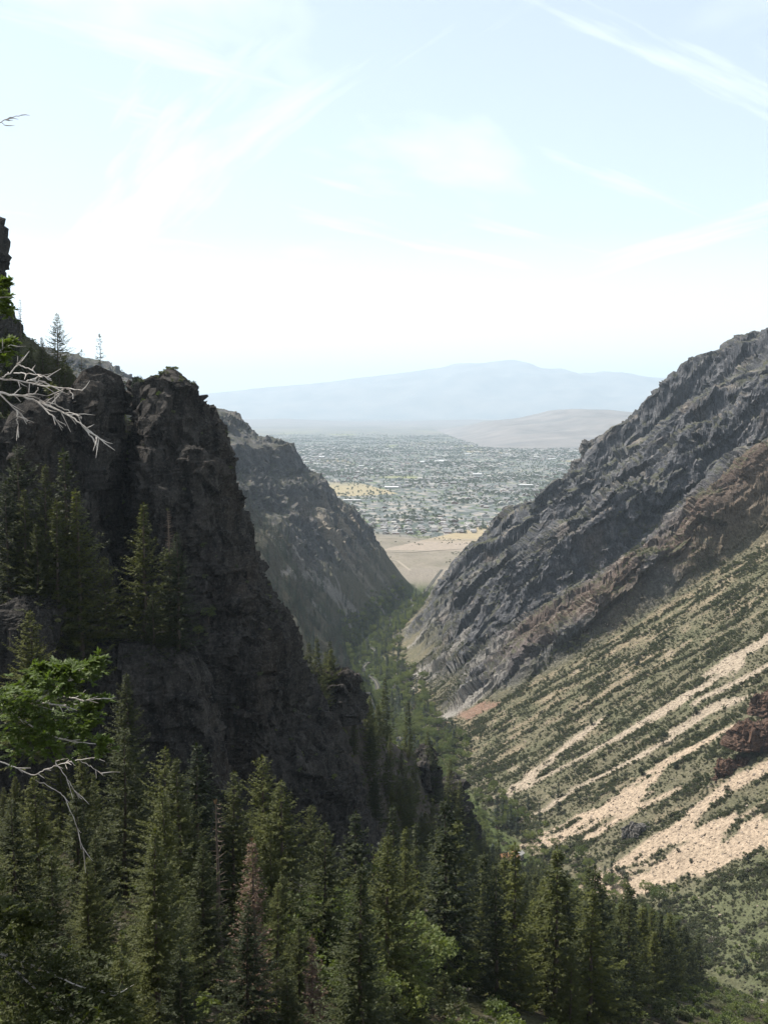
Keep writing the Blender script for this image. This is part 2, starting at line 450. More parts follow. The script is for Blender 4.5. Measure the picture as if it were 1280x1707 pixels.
# rock of the far walls
rr = np.maximum(rockr, rockl).ravel()
rock = np.empty_like(col); rock[:] = (0.098, 0.099, 0.108)
rock = lerp(rock, (0.172, 0.168, 0.170), ss(0.0, 0.5, n1 + 0.5 * n3))
rock = lerp(rock, (0.052, 0.053, 0.058), ss(0.1, 0.6, -n1))
bandw = y + 0.10 * (M['dr'] - 200) + 22 * n2
rock = lerp(rock, (0.150, 0.098, 0.068), 0.7 * ss(975, 1000, bandw) * (1 - ss(1060, 1130, bandw)) * ss(60, 140, M['dr']))   # rusty band nearest us
rock = lerp(rock, (0.155, 0.122, 0.098), 0.6 * ss(0.15, 0.5, n2))
green = ss(0.44, 0.28, sl + 0.12 * n1) * ss(-0.2, 0.15, M['blot'] + 0.6 * M['streak'])
rock = lerp(rock, (0.095, 0.095, 0.055), 0.85 * green)
tala = ss(0.42, 0.28, sl) * ss(0.05, 0.4, -M['blot'] + 0.4 * M['streak'])
rock = lerp(rock, (0.26, 0.225, 0.185), 0.8 * tala)
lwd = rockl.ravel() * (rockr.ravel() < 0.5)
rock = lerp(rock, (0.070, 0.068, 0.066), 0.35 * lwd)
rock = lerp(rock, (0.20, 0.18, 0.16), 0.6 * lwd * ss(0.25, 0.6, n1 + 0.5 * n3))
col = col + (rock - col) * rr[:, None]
# left wall: wooded foot, pale gullies
gul = ridged(y / 75, np.maximum(M['dl'], 0) / 260, 6.6, 3)
lw = rockl.ravel()
lowl = ss(150, 100, M['dl']) * ss(8, 30, M['dl'])
gl = lowl * ss(1420, 1560, y) * ss(0.32, -0.10, gul + 0.35 * n1)
col = lerp(col, (0.25, 0.215, 0.17), 0.95 * gl)
lf = ss(12, 25, M['dl']) * ss(1550, 1350, y) * (~M['isn'])
col = lerp(col, (0.105, 0.095, 0.070), 0.9 * lf * ss(-0.5, 0.3, n2 + 0.3))
# canyon floor
fl = ss(16, 2, M['dr']) * ss(20, 4, M['dl']) * (~M['isn'])
col = lerp(col, (0.075, 0.095, 0.036), fl)
col = lerp(col, (0.21, 0.19, 0.15), fl * ss(0.25, 0.5, n1))
# slope below the viewpoint: dry needles, soil, a little stone
ns = M['isn'].astype(np.float32)
nearc = np.empty_like(col); nearc[:] = (0.060, 0.050, 0.032)
nearc = lerp(nearc, (0.085, 0.088, 0.040), ss(0.0, 0.5, n2))
nearc = lerp(nearc, (0.17, 0.150, 0.125), ss(0.28, 0.5, n1 + 0.3 * n2) )
nearc = lerp(nearc, (0.115, 0.098, 0.085), ss(0.30, 0.45, sl))
col = col + (nearc - col) * ns[:, None]
# scree
col = lerp(col, (0.365, 0.285, 0.21), M['warm'] * 0.95)
col = lerp(col, (0.335, 0.275, 0.21), M['pale'] * 0.92)
col = lerp(col, (0.27, 0.25, 0.225), M['grey'] * 0.9)
col = lerp(col, (0.200, 0.125, 0.095), M['red'] * 0.8)
# plain beyond the mouth
pl_ = ss(1960, 2120, y) * ss(PLAIN + 16, PLAIN + 4, z)
col = lerp(col, (0.27, 0.235, 0.19), pl_)
col = col * (1 + 0.10 * n3 + 0.08 * n1)[:, None]
col = np.clip(col * (0.66 + 0.17 * M['tal'])[:, None], 0.010, 0.5)

t = NT('canyon_ground')
pos = t.coord('Object')
nA = t.noise(pos, 0.45, 5, 0.65); nB = t.noise(pos, 1.7, 4, 0.6)
vc = t.voro(pos, 0.55)
c0 = t.mix(1.0, t.attr('albedo'), t.grey(t.ramp(nA, 0.25, 0.75, 0.48, 1.50)), 'MULTIPLY')
c0 = t.mix(1.0, c0, t.grey(t.ramp(nB, 0.2, 0.8, 0.62, 1.38)), 'MULTIPLY')
hh = t.math('ADD', t.math('MULTIPLY', nA, 1.6), t.math('ADD', t.math('MULTIPLY', nB, 0.5), t.math('MULTIPLY', vc, 0.5)))
t.bsdf(c0, 0.95, t.bump(hh, 0.9, 1.0), 0.08)
M_GROUND = t.m
faces = grid_faces(len(rad), len(az))[:, ::-1]
me = mesh_np('terrain', V, faces, M_GROUND)
me.polygons.foreach_set('use_smooth', (rk.ravel()[faces[:, 0]] < 0.3))
set_color(me, col)
tag(link('terrain', me), kind='structure', label='steep canyon slopes of rock, scrub and pale scree')
del P, du, dv, nrm, AZ, RD, disp
def ground_z(px_, py_):
    return height(np.asarray(px_, float), np.asarray(py_, float))

# ------------------------------------------------------------------ valley plain and far ranges
t = NT('valley_plain')
pos = t.pos()
sep = t.n.new('ShaderNodeSeparateXYZ'); t.l.new(pos, sep.inputs[0])
Y = sep.outputs['Y']
wv = t.mapping(pos, (1 / 420, 1 / 700, 1)); cells = t.voro(wv, 1.0, 'F1', 'Color', 0.9)
cs = t.n.new('ShaderNodeSeparateColor'); t.l.new(cells, cs.inputs[0])
wv2 = t.mapping(pos, (1 / 900, 1 / 2600, 1)); big = t.noise(wv2, 1.0, 4, 0.6)
fine = t.noise(t.mapping(pos, (1 / 70, 1 / 110, 1)), 1.0, 5, 0.65)
finer = t.noise(t.mapping(pos, (1 / 12, 1 / 22, 1)), 1.0, 4, 0.6)
town = t.mix(t.ramp(cs.outputs[0], 0.25, 0.75), rgb(0.105, 0.122, 0.12), rgb(0.17, 0.18, 0.175))  # blue-grey tint puts some of the distance haze into the ground colour
town = t.mix(t.ramp(fine, 0.42, 0.62), town, rgb(0.23, 0.22, 0.21))
lots = t.n.new('ShaderNodeSeparateColor'); t.l.new(t.voro(t.mapping(pos, (1 / 22, 1 / 34, 1)), 1.0, 'F1', 'Color', 0.8), lots.inputs[0])
town = t.mix(t.ramp(lots.outputs[0], 0.45, 0.5), town, rgb(0.078, 0.092, 0.082))
town = t.mix(t.ramp(lots.outputs[1], 0.80, 0.84), town, rgb(0.30, 0.27, 0.235))
town = t.mix(t.ramp(lots.outputs[2], 0.86, 0.9), town, rgb(0.10, 0.13, 0.06))
fieldmask = t.math('MULTIPLY', t.ramp(cs.outputs[1], 0.74, 0.78), t.ramp(big, 0.45, 0.55))
town = t.mix(fieldmask, town, t.mix(cs.outputs[2], rgb(0.34, 0.27, 0.18), rgb(0.22, 0.24, 0.09)))
dry = t.mix(t.ramp(fine, 0.35, 0.68), rgb(0.265, 0.23, 0.185), rgb(0.17, 0.15, 0.115))
dry = t.mix(t.ramp(finer, 0.55, 0.7), dry, rgb(0.10, 0.10, 0.06))
dry = t.mix(t.ramp(cs.outputs[1], 0.6, 0.8), dry, rgb(0.30, 0.25, 0.20))
farp = t.mix(t.ramp(big, 0.35, 0.65), rgb(0.12, 0.13, 0.125), rgb(0.22, 0.20, 0.175))
edge = t.math('ADD', Y, t.math('MULTIPLY', t.math('SUBTRACT', big, 0.5), 900.0))
c1 = t.mix(t.ramp(edge, 2780, 2900), dry, town)
c1 = t.mix(t.ramp(t.math('ADD', Y, t.math('MULTIPLY', t.math('SUBTRACT', big, 0.5), 9000.0)), 11500, 19000), c1, farp)
c1 = t.mix(1.0, c1, t.grey(t.ramp(finer, 0.2, 0.8, 0.58, 0.90)), 'MULTIPLY')
t.bsdf(c1, 0.95, None, 0.05)
M_PLAIN = t.m
a2 = np.radians(np.linspace(-60, 60, 90)); r2 = np.concatenate([np.linspace(2100, 4000, 24), steps(4200, 57000, 0.09), [60000.0]])
A2, R2 = np.meshgrid(a2, r2)
me = mesh_np('valley_floor', np.stack([np.sin(A2) * R2, np.cos(A2) * R2, 0 * A2 + PLAIN], -1).reshape(-1, 3), grid_faces(len(r2), len(a2))[:, ::-1], M_PLAIN)
tag(link('ground', me), kind='structure', label='wide flat valley floor with dry fields and town')

def sky_row(pts, Y0):
    """skyline given as (x at distance, height) pairs"""
    xs, hs = zip(*pts); return np.array(xs, float), np.array(hs, float)
def range_mesh(name, pts, y0, depth, base, mat, nx, ny, rough, label):
    xs, hs = sky_row(pts, y0)
    gx = np.linspace(xs[0], xs[-1], nx); gt = np.linspace(-1, 1, ny)
    GX, GT = np.meshgrid(gx, gt)
    top = np.interp(GX, xs, hs)
    GY = y0 + GT * depth
    n = ridged(GX / (depth * 0.42), GY / (depth * 0.42), 2.0, 5, 0.55)
    prof = (1 - np.abs(GT)) ** 0.85
    hz = base + (top - base) * np.clip(prof + rough * (n - 0.15) * prof * (1.15 - prof) * 2.2, 0, 1.03) - 30 * (np.abs(GT) > 0.97)
    hz = hz + 0.018 * (top - base) * fbm(GX / (depth * 0.1), GY / (depth * 0.1), 4.4, 3) * ss(0, 0.3, prof)
    me = mesh_np(name, np.stack([GX, GY, hz], -1).reshape(-1, 3), grid_faces(ny, nx), mat)
    return tag(link(name, me), kind='structure', label=label)
t = NT('far_range'); nz = t.noise(t.coord('Object'), 0.0012, 5, 0.6)
t.bsdf(t.mix(t.ramp(nz, 0.35, 0.65), rgb(0.12, 0.13, 0.13), rgb(0.21, 0.20, 0.185)), 0.95, None, 0.05); M_RANGE = t.m
t = NT('dry_hills'); nz = t.noise(t.coord('Object'), 0.003, 5, 0.6)
t.bsdf(t.mix(t.ramp(nz, 0.35, 0.65), rgb(0.115, 0.110, 0.108), rgb(0.19, 0.172, 0.162)), 0.95, None, 0.05); M_HILL = t.m
def sky_px(pts, d): return [((u - 640) / 1830 * d, (680 - v) / 1830 * d) for u, v in pts]   # bearings of the skyline, read off as angles
far_sky = [(-1400, 600), (-600, 640), (0, 665), (200, 668), (360, 656), (470, 646), (540, 640), (600, 632), (650, 627), (690, 622), (735, 616), (760, 609), (800, 609), (845, 603), (880, 610), (900, 618), (935, 617),
           (960, 621), (1000, 622), (1040, 625), (1075, 631), (1100, 633), (1150, 624), (1200, 615), (1400, 600), (1900, 590), (2700, 620)]
range_mesh('mountain_range', sky_px(far_sky, 41000), 41000, 7000, PLAIN, M_RANGE, 520, 60, 0.35, 'pale blue mountain range fading into haze on the horizon')
hill_sky = [(690, 730), (740, 727), (780, 717), (820, 704), (870, 699), (900, 694), (930, 686), (960, 683), (1000, 684), (1050, 689), (1100, 690), (1200, 680), (1400, 672), (1800, 690), (2400, 712)]
range_mesh('hills', sky_px(hill_sky, 13500), 13500, 4600, PLAIN, M_HILL, 300, 60, 0.5, 'low dry hills in haze across the valley')
hill_sky2 = [(-1300, 708), (-200, 700), (300, 700), (430, 699), (470, 698), (520, 700), (580, 703), (640, 704), (720, 701), (790, 699), (850, 702), (930, 705), (1100, 708)]
range_mesh('hills', sky_px(hill_sky2, 24000), 24000, 3600, PLAIN, M_HILL, 260, 30, 0.4, 'faint line of low hills at the far edge of the valley')
# ------------------------------------------------------------------ rock bodies: the dark crag and its neighbours
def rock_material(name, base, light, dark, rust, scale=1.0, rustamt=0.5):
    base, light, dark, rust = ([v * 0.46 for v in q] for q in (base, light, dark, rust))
    t = NT(name); pos = t.coord('Object')
    n1 = t.noise(pos, 0.10 * scale, 5, 0.6); n2 = t.noise(t.mapping(pos, (1, 1, 0.28)), 0.5 * scale, 6, 0.68, 0.4)
    n3 = t.noise(pos, 2.2 * scale, 5, 0.7); cr = t.voro(t.mapping(pos, (1, 1, 0.45)), 0.28 * scale, 'DISTANCE_TO_EDGE')
    st = t.noise(t.mapping(pos, (0.12, 0.12, 1.6), (0.25, 0.12, 0)), 0.8 * scale, 4, 0.6)
    c = t.mix(t.ramp(n1, 0.35, 0.65), rgb(*base), rgb(*light))
    c = t.mix(t.math('MULTIPLY', t.ramp(t.noise(pos, 0.055 * scale, 4, 0.6), 0.5, 0.68), rustamt), c, rgb(*rust))
    c = t.mix(t.ramp(n2, 0.50, 0.62), c, rgb(*dark))
    sn = t.noise(t.mapping(pos, (1.0, 1.0, 0.09)), 0.32 * scale, 5, 0.65)
    c = t.mix(t.math('MULTIPLY', t.ramp(sn, 0.55, 0.68), 0.75), c, rgb(*[min(1, v * 1.6) for v in light]))
    c = t.mix(t.math('MULTIPLY', t.ramp(sn, 0.44, 0.34), 0.75), c, rgb(*[v * 0.7 for v in dark]))
    c = t.mix(t.math('MULTIPLY', t.ramp(n3, 0.54, 0.62), 0.7), c, rgb(*[min(1, v * 1.7) for v in light]))
    c = t.mix(t.math('MULTIPLY', t.ramp(n3, 0.46, 0.38), 0.6), c, rgb(*dark))
    c = t.mix(1.0, c, t.grey(t.ramp(st, 0.3, 0.7, 0.78, 1.18)), 'MULTIPLY')
    h = t.math('ADD', t.math('MULTIPLY', n2, 1.2), t.math('ADD', t.math('MULTIPLY', n3, 0.35), t.math('ADD', t.math('MULTIPLY', t.ramp(cr, 0.0, 0.12), 0.06), t.math('MULTIPLY', st, 0.3))))
    t.bsdf(c, 0.93, t.bump(h, 1.0, 1.0 / scale), 0.1)
    return t.m
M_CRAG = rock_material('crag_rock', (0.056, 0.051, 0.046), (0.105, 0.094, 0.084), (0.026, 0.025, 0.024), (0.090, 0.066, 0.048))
M_REDROCK = rock_material('red_rock', (0.17, 0.095, 0.065), (0.23, 0.15, 0.11), (0.075, 0.05, 0.042), (0.20, 0.10, 0.06), 0.7)
M_GREYROCK = rock_material('grey_rock', (0.17, 0.158, 0.145), (0.27, 0.25, 0.23), (0.08, 0.075, 0.07), (0.18, 0.14, 0.11), 1.0, 0.25)

def rock_body(name, levels, mat, label, cat, nz=200, na=220, amp=1.0, shear=-0.2, ys=235.0, cut=None, power=3.2, seed=0.0, fscale=1.0):
    L = np.array(sorted(levels, key=lambda q: q[0]), float)
    zs = np.linspace(L[0, 0], L[-1, 0], nz)
    zs = np.sort(np.concatenate([zs, L[-1, 0] - (L[-1, 0] - L[0, 0]) * np.linspace(0, 0.06, 12)[1:]]))
    xl, xr, yf, yb = (np.interp(zs, L[:, 0], L[:, k]) for k in (1, 2, 3, 4))
    # more rings of vertices on the side we look at
    tt = np.linspace(0, 1, na, endpoint=False); ph = 2 * np.pi * tt; ph = ph + 0.55 * np.cos(ph)
    ph = ph - 0.0
    c, s = np.cos(ph), np.sin(ph)
    ex = np.sign(c) * np.abs(c) ** (2 / power); ey = np.sign(s) * np.abs(s) ** (2 / power)
    cx, wx, cy, wy = (xl + xr) / 2, (xr - xl) / 2, (yf + yb) / 2, (yb - yf) / 2
    X = cx[:, None] + wx[:, None] * ex[None]; Y = cy[:, None] + wy[:, None] * ey[None]
    Z = np.repeat(zs[:, None], na, 1)
    X = X + shear * (Y - ys)
    if cut is not None:
        lim = cut(X, Y) + 0.8 * fbm(X / 4, Y / 4, seed, 3); Z = np.where(Z > lim, lim - 0.02 * (Z - lim), Z)
    P = np.stack([X, Y, Z], -1)
    du = np.roll(P, -1, 1) - np.roll(P, 1, 1); dv = np.gradient(P, axis=0)
    N = np.cross(du, dv); N /= np.linalg.norm(N, axis=-1, keepdims=True) + 1e-6
    f = fscale
    a, b, d = X / f + seed * 7.1, Y / f, Z / f
    wq = 1.2 * pn(a / 7, b / 7, d / 9)
    D = 1.6 * ridged(a / 17, b / 17, d / 38, 3, 0.5) + 3.0 * facets(a + wq, b - wq, d + wq, 8.5, 8.5, 15, 1) + 1.5 * facets(a - wq, b + wq, d, 3.4, 3.4, 6.0, 2) + 0.7 * facets(a, b, d + wq, 1.4, 1.4, 2.2, 3) + 0.12 * fbm(a / 0.9, b / 0.9, d / 1.1, 2)
    led = (d + 0.22 * a + 2.2 * pn(a / 20, b / 20, d / 30)) / 6.5
    led = led - np.floor(led)
    D = D + 0.9 * (led - 0.5) * (0.6 + pn(a / 17, b / 17, d / 11))
    fade = np.minimum(1.0, np.minimum(wx, wy) / 4.0)[:, None]
    P = P + N * (D * amp * fade)[..., None]
    P[..., 2] += 0.5 * amp * pn(a / 3, b / 3, d / 3) * fade
    V = P.reshape(-1, 3); F = grid_faces(len(zs), na, True)
    top = V[-na:].mean(0); V = np.vstack([V, top[None]])
    me = mesh_np(name, V, F, mat)
    me2 = bpy.data.meshes.new(name)
    k = len(V) - 1; base = (len(zs) - 1) * na
    fl = F.tolist() + [(base + i, base + (i + 1) % na, k) for i in range(na)]
    me2.from_pydata(V.tolist(), [], fl); me2.materials.append(mat)
    me2.polygons.foreach_set('use_smooth', np.zeros(len(fl), bool)); me2.update()
    bpy.data.meshes.remove(me)
    o = link(name, me2)
    return tag(o, label, cat)

TOWER = [(8.2, -45.6, -44.9, 237, 240), (7.0, -46.6, -44.2, 234, 244), (5, -48.0, -43.2, 230, 250), (2.5, -50.5, -42.2, 227, 256), (-1, -52.6, -40.6, 224, 264), (-10, -53.6, -36.4, 219, 272),
    (-26, -53.6, -31.2, 216, 278), (-39, -53.6, -27.4, 214, 282), (-43, -53.6, -26.0, 213, 284), (-49, -53.6, -21.4, 212, 286), (-63, -56, -18, 209, 290), (-70, -61, -11.8, 207, 292), (-79, -67, -8.8, 205, 294),
    (-94, -73, -4.5, 201, 294), (-104, -79, 1.5, 198, 294), (-125, -85, 6, 193, 294)]
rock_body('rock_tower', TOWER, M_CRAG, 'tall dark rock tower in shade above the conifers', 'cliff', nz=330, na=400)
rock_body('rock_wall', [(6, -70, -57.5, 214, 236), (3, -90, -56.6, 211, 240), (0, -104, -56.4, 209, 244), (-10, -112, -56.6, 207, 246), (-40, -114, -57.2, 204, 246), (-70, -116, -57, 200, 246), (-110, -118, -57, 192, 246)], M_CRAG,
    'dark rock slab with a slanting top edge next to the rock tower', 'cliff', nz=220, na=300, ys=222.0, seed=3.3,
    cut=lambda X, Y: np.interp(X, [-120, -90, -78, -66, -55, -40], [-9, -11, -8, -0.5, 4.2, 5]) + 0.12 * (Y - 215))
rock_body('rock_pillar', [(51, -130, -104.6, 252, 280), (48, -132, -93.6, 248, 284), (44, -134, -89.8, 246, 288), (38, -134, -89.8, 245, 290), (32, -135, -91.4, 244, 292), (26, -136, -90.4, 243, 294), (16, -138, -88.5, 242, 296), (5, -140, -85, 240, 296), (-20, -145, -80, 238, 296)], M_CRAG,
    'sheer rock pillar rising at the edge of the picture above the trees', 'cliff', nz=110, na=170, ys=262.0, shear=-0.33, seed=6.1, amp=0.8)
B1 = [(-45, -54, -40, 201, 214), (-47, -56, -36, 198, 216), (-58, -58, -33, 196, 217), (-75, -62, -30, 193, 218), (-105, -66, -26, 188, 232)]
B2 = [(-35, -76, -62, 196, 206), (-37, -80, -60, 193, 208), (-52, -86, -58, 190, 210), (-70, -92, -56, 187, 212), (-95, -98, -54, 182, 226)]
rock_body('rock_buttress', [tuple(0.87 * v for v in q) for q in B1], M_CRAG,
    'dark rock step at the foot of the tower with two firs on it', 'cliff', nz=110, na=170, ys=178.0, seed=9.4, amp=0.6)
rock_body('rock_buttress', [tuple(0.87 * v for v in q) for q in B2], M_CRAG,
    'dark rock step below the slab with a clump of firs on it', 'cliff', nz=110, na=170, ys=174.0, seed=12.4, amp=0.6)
def outcrop(name, x, y, w, d, h, mat, label, seed, amp=0.5, fs=0.5, sink=4.0, z=None, nz=46, na=84, lean=0.0, shear=-0.1):
    g = float(ground_z(x, y)) if z is None else z
    lv = [(g + h, x - w * 0.12 + lean, x + w * 0.12 + lean, y - d * 0.1, y + d * 0.1), (g + h * 0.93, x - w * 0.30 + lean * .9, x + w * 0.28 + lean * .9, y - d * 0.28, y + d * 0.28), (g + h * 0.7, x - w * 0.42 + lean * .7, x + w * 0.40 + lean * .7, y - d * 0.42, y + d * 0.42),
          (g + h * 0.3, x - w * 0.5, x + w * 0.48, y - d * 0.5, y + d * 0.5), (g - sink, x - w * 0.58, x + w * 0.58, y - d * 0.58, y + d * 0.58)]
    return rock_body(name, lv, mat, label, 'rock', nz=nz, na=na, amp=amp, shear=shear, ys=y, seed=seed, fscale=fs, power=2.6)
outcrop('rock_outcrop', -15, 312, 15, 18, 9, M_CRAG, 'dark rock ledge with a pale top jutting out beside the tower foot', 1.7, 0.8, 0.6)
outcrop('rock_outcrop', 28, 432, 11, 30, 14, M_CRAG, 'blue grey rock nose at the end of the wooded spur', 2.9, 1.1, 0.9)
outcrop('rock_outcrop', 15, 392, 8, 22, 6, M_CRAG, 'dark rock rib among the firs on the wooded spur', 4.9, 1.0, 0.8)
outcrop('rock_outcrop', -9.5, 134, 9, 9, 7, M_CRAG, 'small grassy topped rock knob among the firs', 5.2, 0.6, 0.5)
outcrop('rock_outcrop', 1.2, 101, 3.4, 3.2, 3.6, M_GREYROCK, 'pale boulder outcrop showing between the lower firs', 7.7, 0.3, 0.25)
outcrop('rock_outcrop', 8, 148, 5, 8, 8, M_CRAG, 'brown rock face beside the firs under the spur', 8.3, 0.7, 0.55)
for i, (x_, y_, w_, d_, h_, lab) in enumerate([(246, 664, 54, 13, 8, 'largest red brown rock outcrop above the scree'), (219, 660, 26, 7, 4.5, 'lower red brown outcrop at the head of the scree'), (268, 692, 56, 11, 7, 'upper red brown rock rib near the picture edge'),
        (158, 650, 20, 6, 1.6, 'low grey outcrop in the scrub between two scree runs')]):
    outcrop('rock_outcrop', x_, y_, w_, d_, h_, M_REDROCK if i < 3 else M_GREYROCK, lab, 10.0 + i, 1.5, 1.1, 9.0, lean=w_ * 0.28, nz=70, na=120)
# knobs along the far right skyline
for i, (x_, y_, w_, d_, h_) in enumerate([(316, 1700, 26, 30, 26), (338, 1720, 22, 26, 20), (296, 1700, 14, 20, 18), (225, 1760, 14, 18, 14), (241, 1755, 12, 16, 13), (128, 1810, 16, 20, 14)]):
    outcrop('rock_outcrop', x_, y_, w_, d_, h_, M_GREYROCK, ['tall rounded rock knob on the far canyon ridge', 'second rounded knob beside the tallest ridge knob', 'narrow rock tooth below the tall ridge knob', 'small rock tooth low on the far ridge', 'small rock tooth beside another low on the far ridge', 'lowest rock knob on the ridge near the canyon mouth'][i], 20.0 + i, 2.2, 2.0, 14.0)
# ------------------------------------------------------------------ vegetation
def leaf_material(name, c1, c2, trans=0.3, rough=0.6):
    c1 = [v * 0.62 for v in c1]; c2 = [v * 0.62 for v in c2]
    t = NT(name)
    oi = t.n.new('ShaderNodeObjectInfo')
    nz = t.noise(t.coord('Object'), 0.9, 3, 0.6)
    f = t.math('ADD', t.math('MULTIPLY', oi.outputs['Random'], 0.75), t.math('MULTIPLY', t.math('SUBTRACT', nz, 0.5), 0.9), True)
    c = t.mix(f, rgb(*c1), rgb(*c2))
    b = t.n.new('ShaderNodeBsdfPrincipled'); t.put(b.inputs['Base Color'], c); b.inputs['Roughness'].default_value = rough
    b.inputs['Specular IOR Level'].default_value = 0.25
    tr = t.n.new('ShaderNodeBsdfTranslucent'); t.put(tr.inputs['Color'], t.mix(1.0, c, rgb(1.25, 1.3, 0.55), 'MULTIPLY'))
    mx = t.n.new('ShaderNodeMixShader'); mx.inputs[0].default_value = trans
    t.l.new(b.outputs[0], mx.inputs[1]); t.l.new(tr.outputs[0], mx.inputs[2]); t.l.new(mx.outputs[0], t.out.inputs['Surface'])
    return t.m
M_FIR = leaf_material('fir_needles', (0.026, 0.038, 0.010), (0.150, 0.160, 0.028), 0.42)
M_FIRFAR = leaf_material('fir_needles_blue', (0.030, 0.046, 0.028), (0.050, 0.066, 0.036), 0.2)
M_BROWN = leaf_material('dead_needles', (0.13, 0.075, 0.045), (0.19, 0.12, 0.08), 0.2)
M_LEAF = leaf_material('broad_leaves', (0.100, 0.135, 0.040), (0.230, 0.260, 0.080), 0.38)
M_OLIVE = leaf_material('scrub_leaves', (0.090, 0.108, 0.050), (0.170, 0.178, 0.090), 0.25)
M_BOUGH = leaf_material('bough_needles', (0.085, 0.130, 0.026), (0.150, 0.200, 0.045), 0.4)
t = NT('bark'); nz = t.noise(t.mapping(t.coord('Object'), (1, 1, 0.2)), 6.0, 4, 0.6)
t.bsdf(t.mix(nz, rgb(0.05, 0.036, 0.026), rgb(0.13, 0.10, 0.08)), 0.9, t.bump(nz, 0.6, 0.05)); M_BARK = t.m
t = NT('dead_wood'); nz = t.noise(t.mapping(t.coord('Object'), (8, 8, 8)), 1.0, 4, 0.6)
t.bsdf(t.mix(t.ramp(nz, 0.35, 0.65), rgb(0.22, 0.19, 0.165), rgb(0.46, 0.42, 0.38)), 0.8, t.bump(nz, 0.5, 0.02)); M_DEAD = t.m

def unit(v): return v / (np.linalg.norm(v, axis=-1, keepdims=True) + 1e-9)
def sprigs_mesh(name, base, dirv, upv, length, width, mat):
    """one kite shaped quad per sprig"""
    side = unit(np.cross(dirv, upv)); L = length[:, None]; W = width[:, None]
    a = base; b = base + dirv * L * 0.45 + side * W * 0.5; c = base + dirv * L; d = base + dirv * L * 0.45 - side * W * 0.5
    V = np.stack([a, b, c, d], 1).reshape(-1, 3)
    F = np.arange(len(V)).reshape(-1, 4)
    return mesh_np(name, V, F, mat, smooth=False)
def tube_np(paths, sides=5):
    """paths: list of (points (n,3), radii (n)) -> verts, quads"""
    VV, FF, off = [], [], 0
    ang = np.linspace(0, 2 * np.pi, sides, endpoint=False)
    for pts, rad_ in paths:
        pts = np.asarray(pts, float); rad_ = np.asarray(rad_, float)
        tn = unit(np.gradient(pts, axis=0))
        ref = np.where(np.abs(tn[:, 2:3]) > 0.9, np.array([[1.0, 0, 0]]), np.array([[0, 0, 1.0]]))
        s1 = unit(np.cross(tn, ref)); s2 = np.cross(tn, s1)
        ring = pts[:, None] + rad_[:, None, None] * (np.cos(ang)[None, :, None] * s1[:, None] + np.sin(ang)[None, :, None] * s2[:, None])
        VV.append(ring.reshape(-1, 3)); FF.append(grid_faces(len(pts), sides, True) + off); off += ring.shape[0] * sides
    return np.vstack(VV), np.vstack(FF)
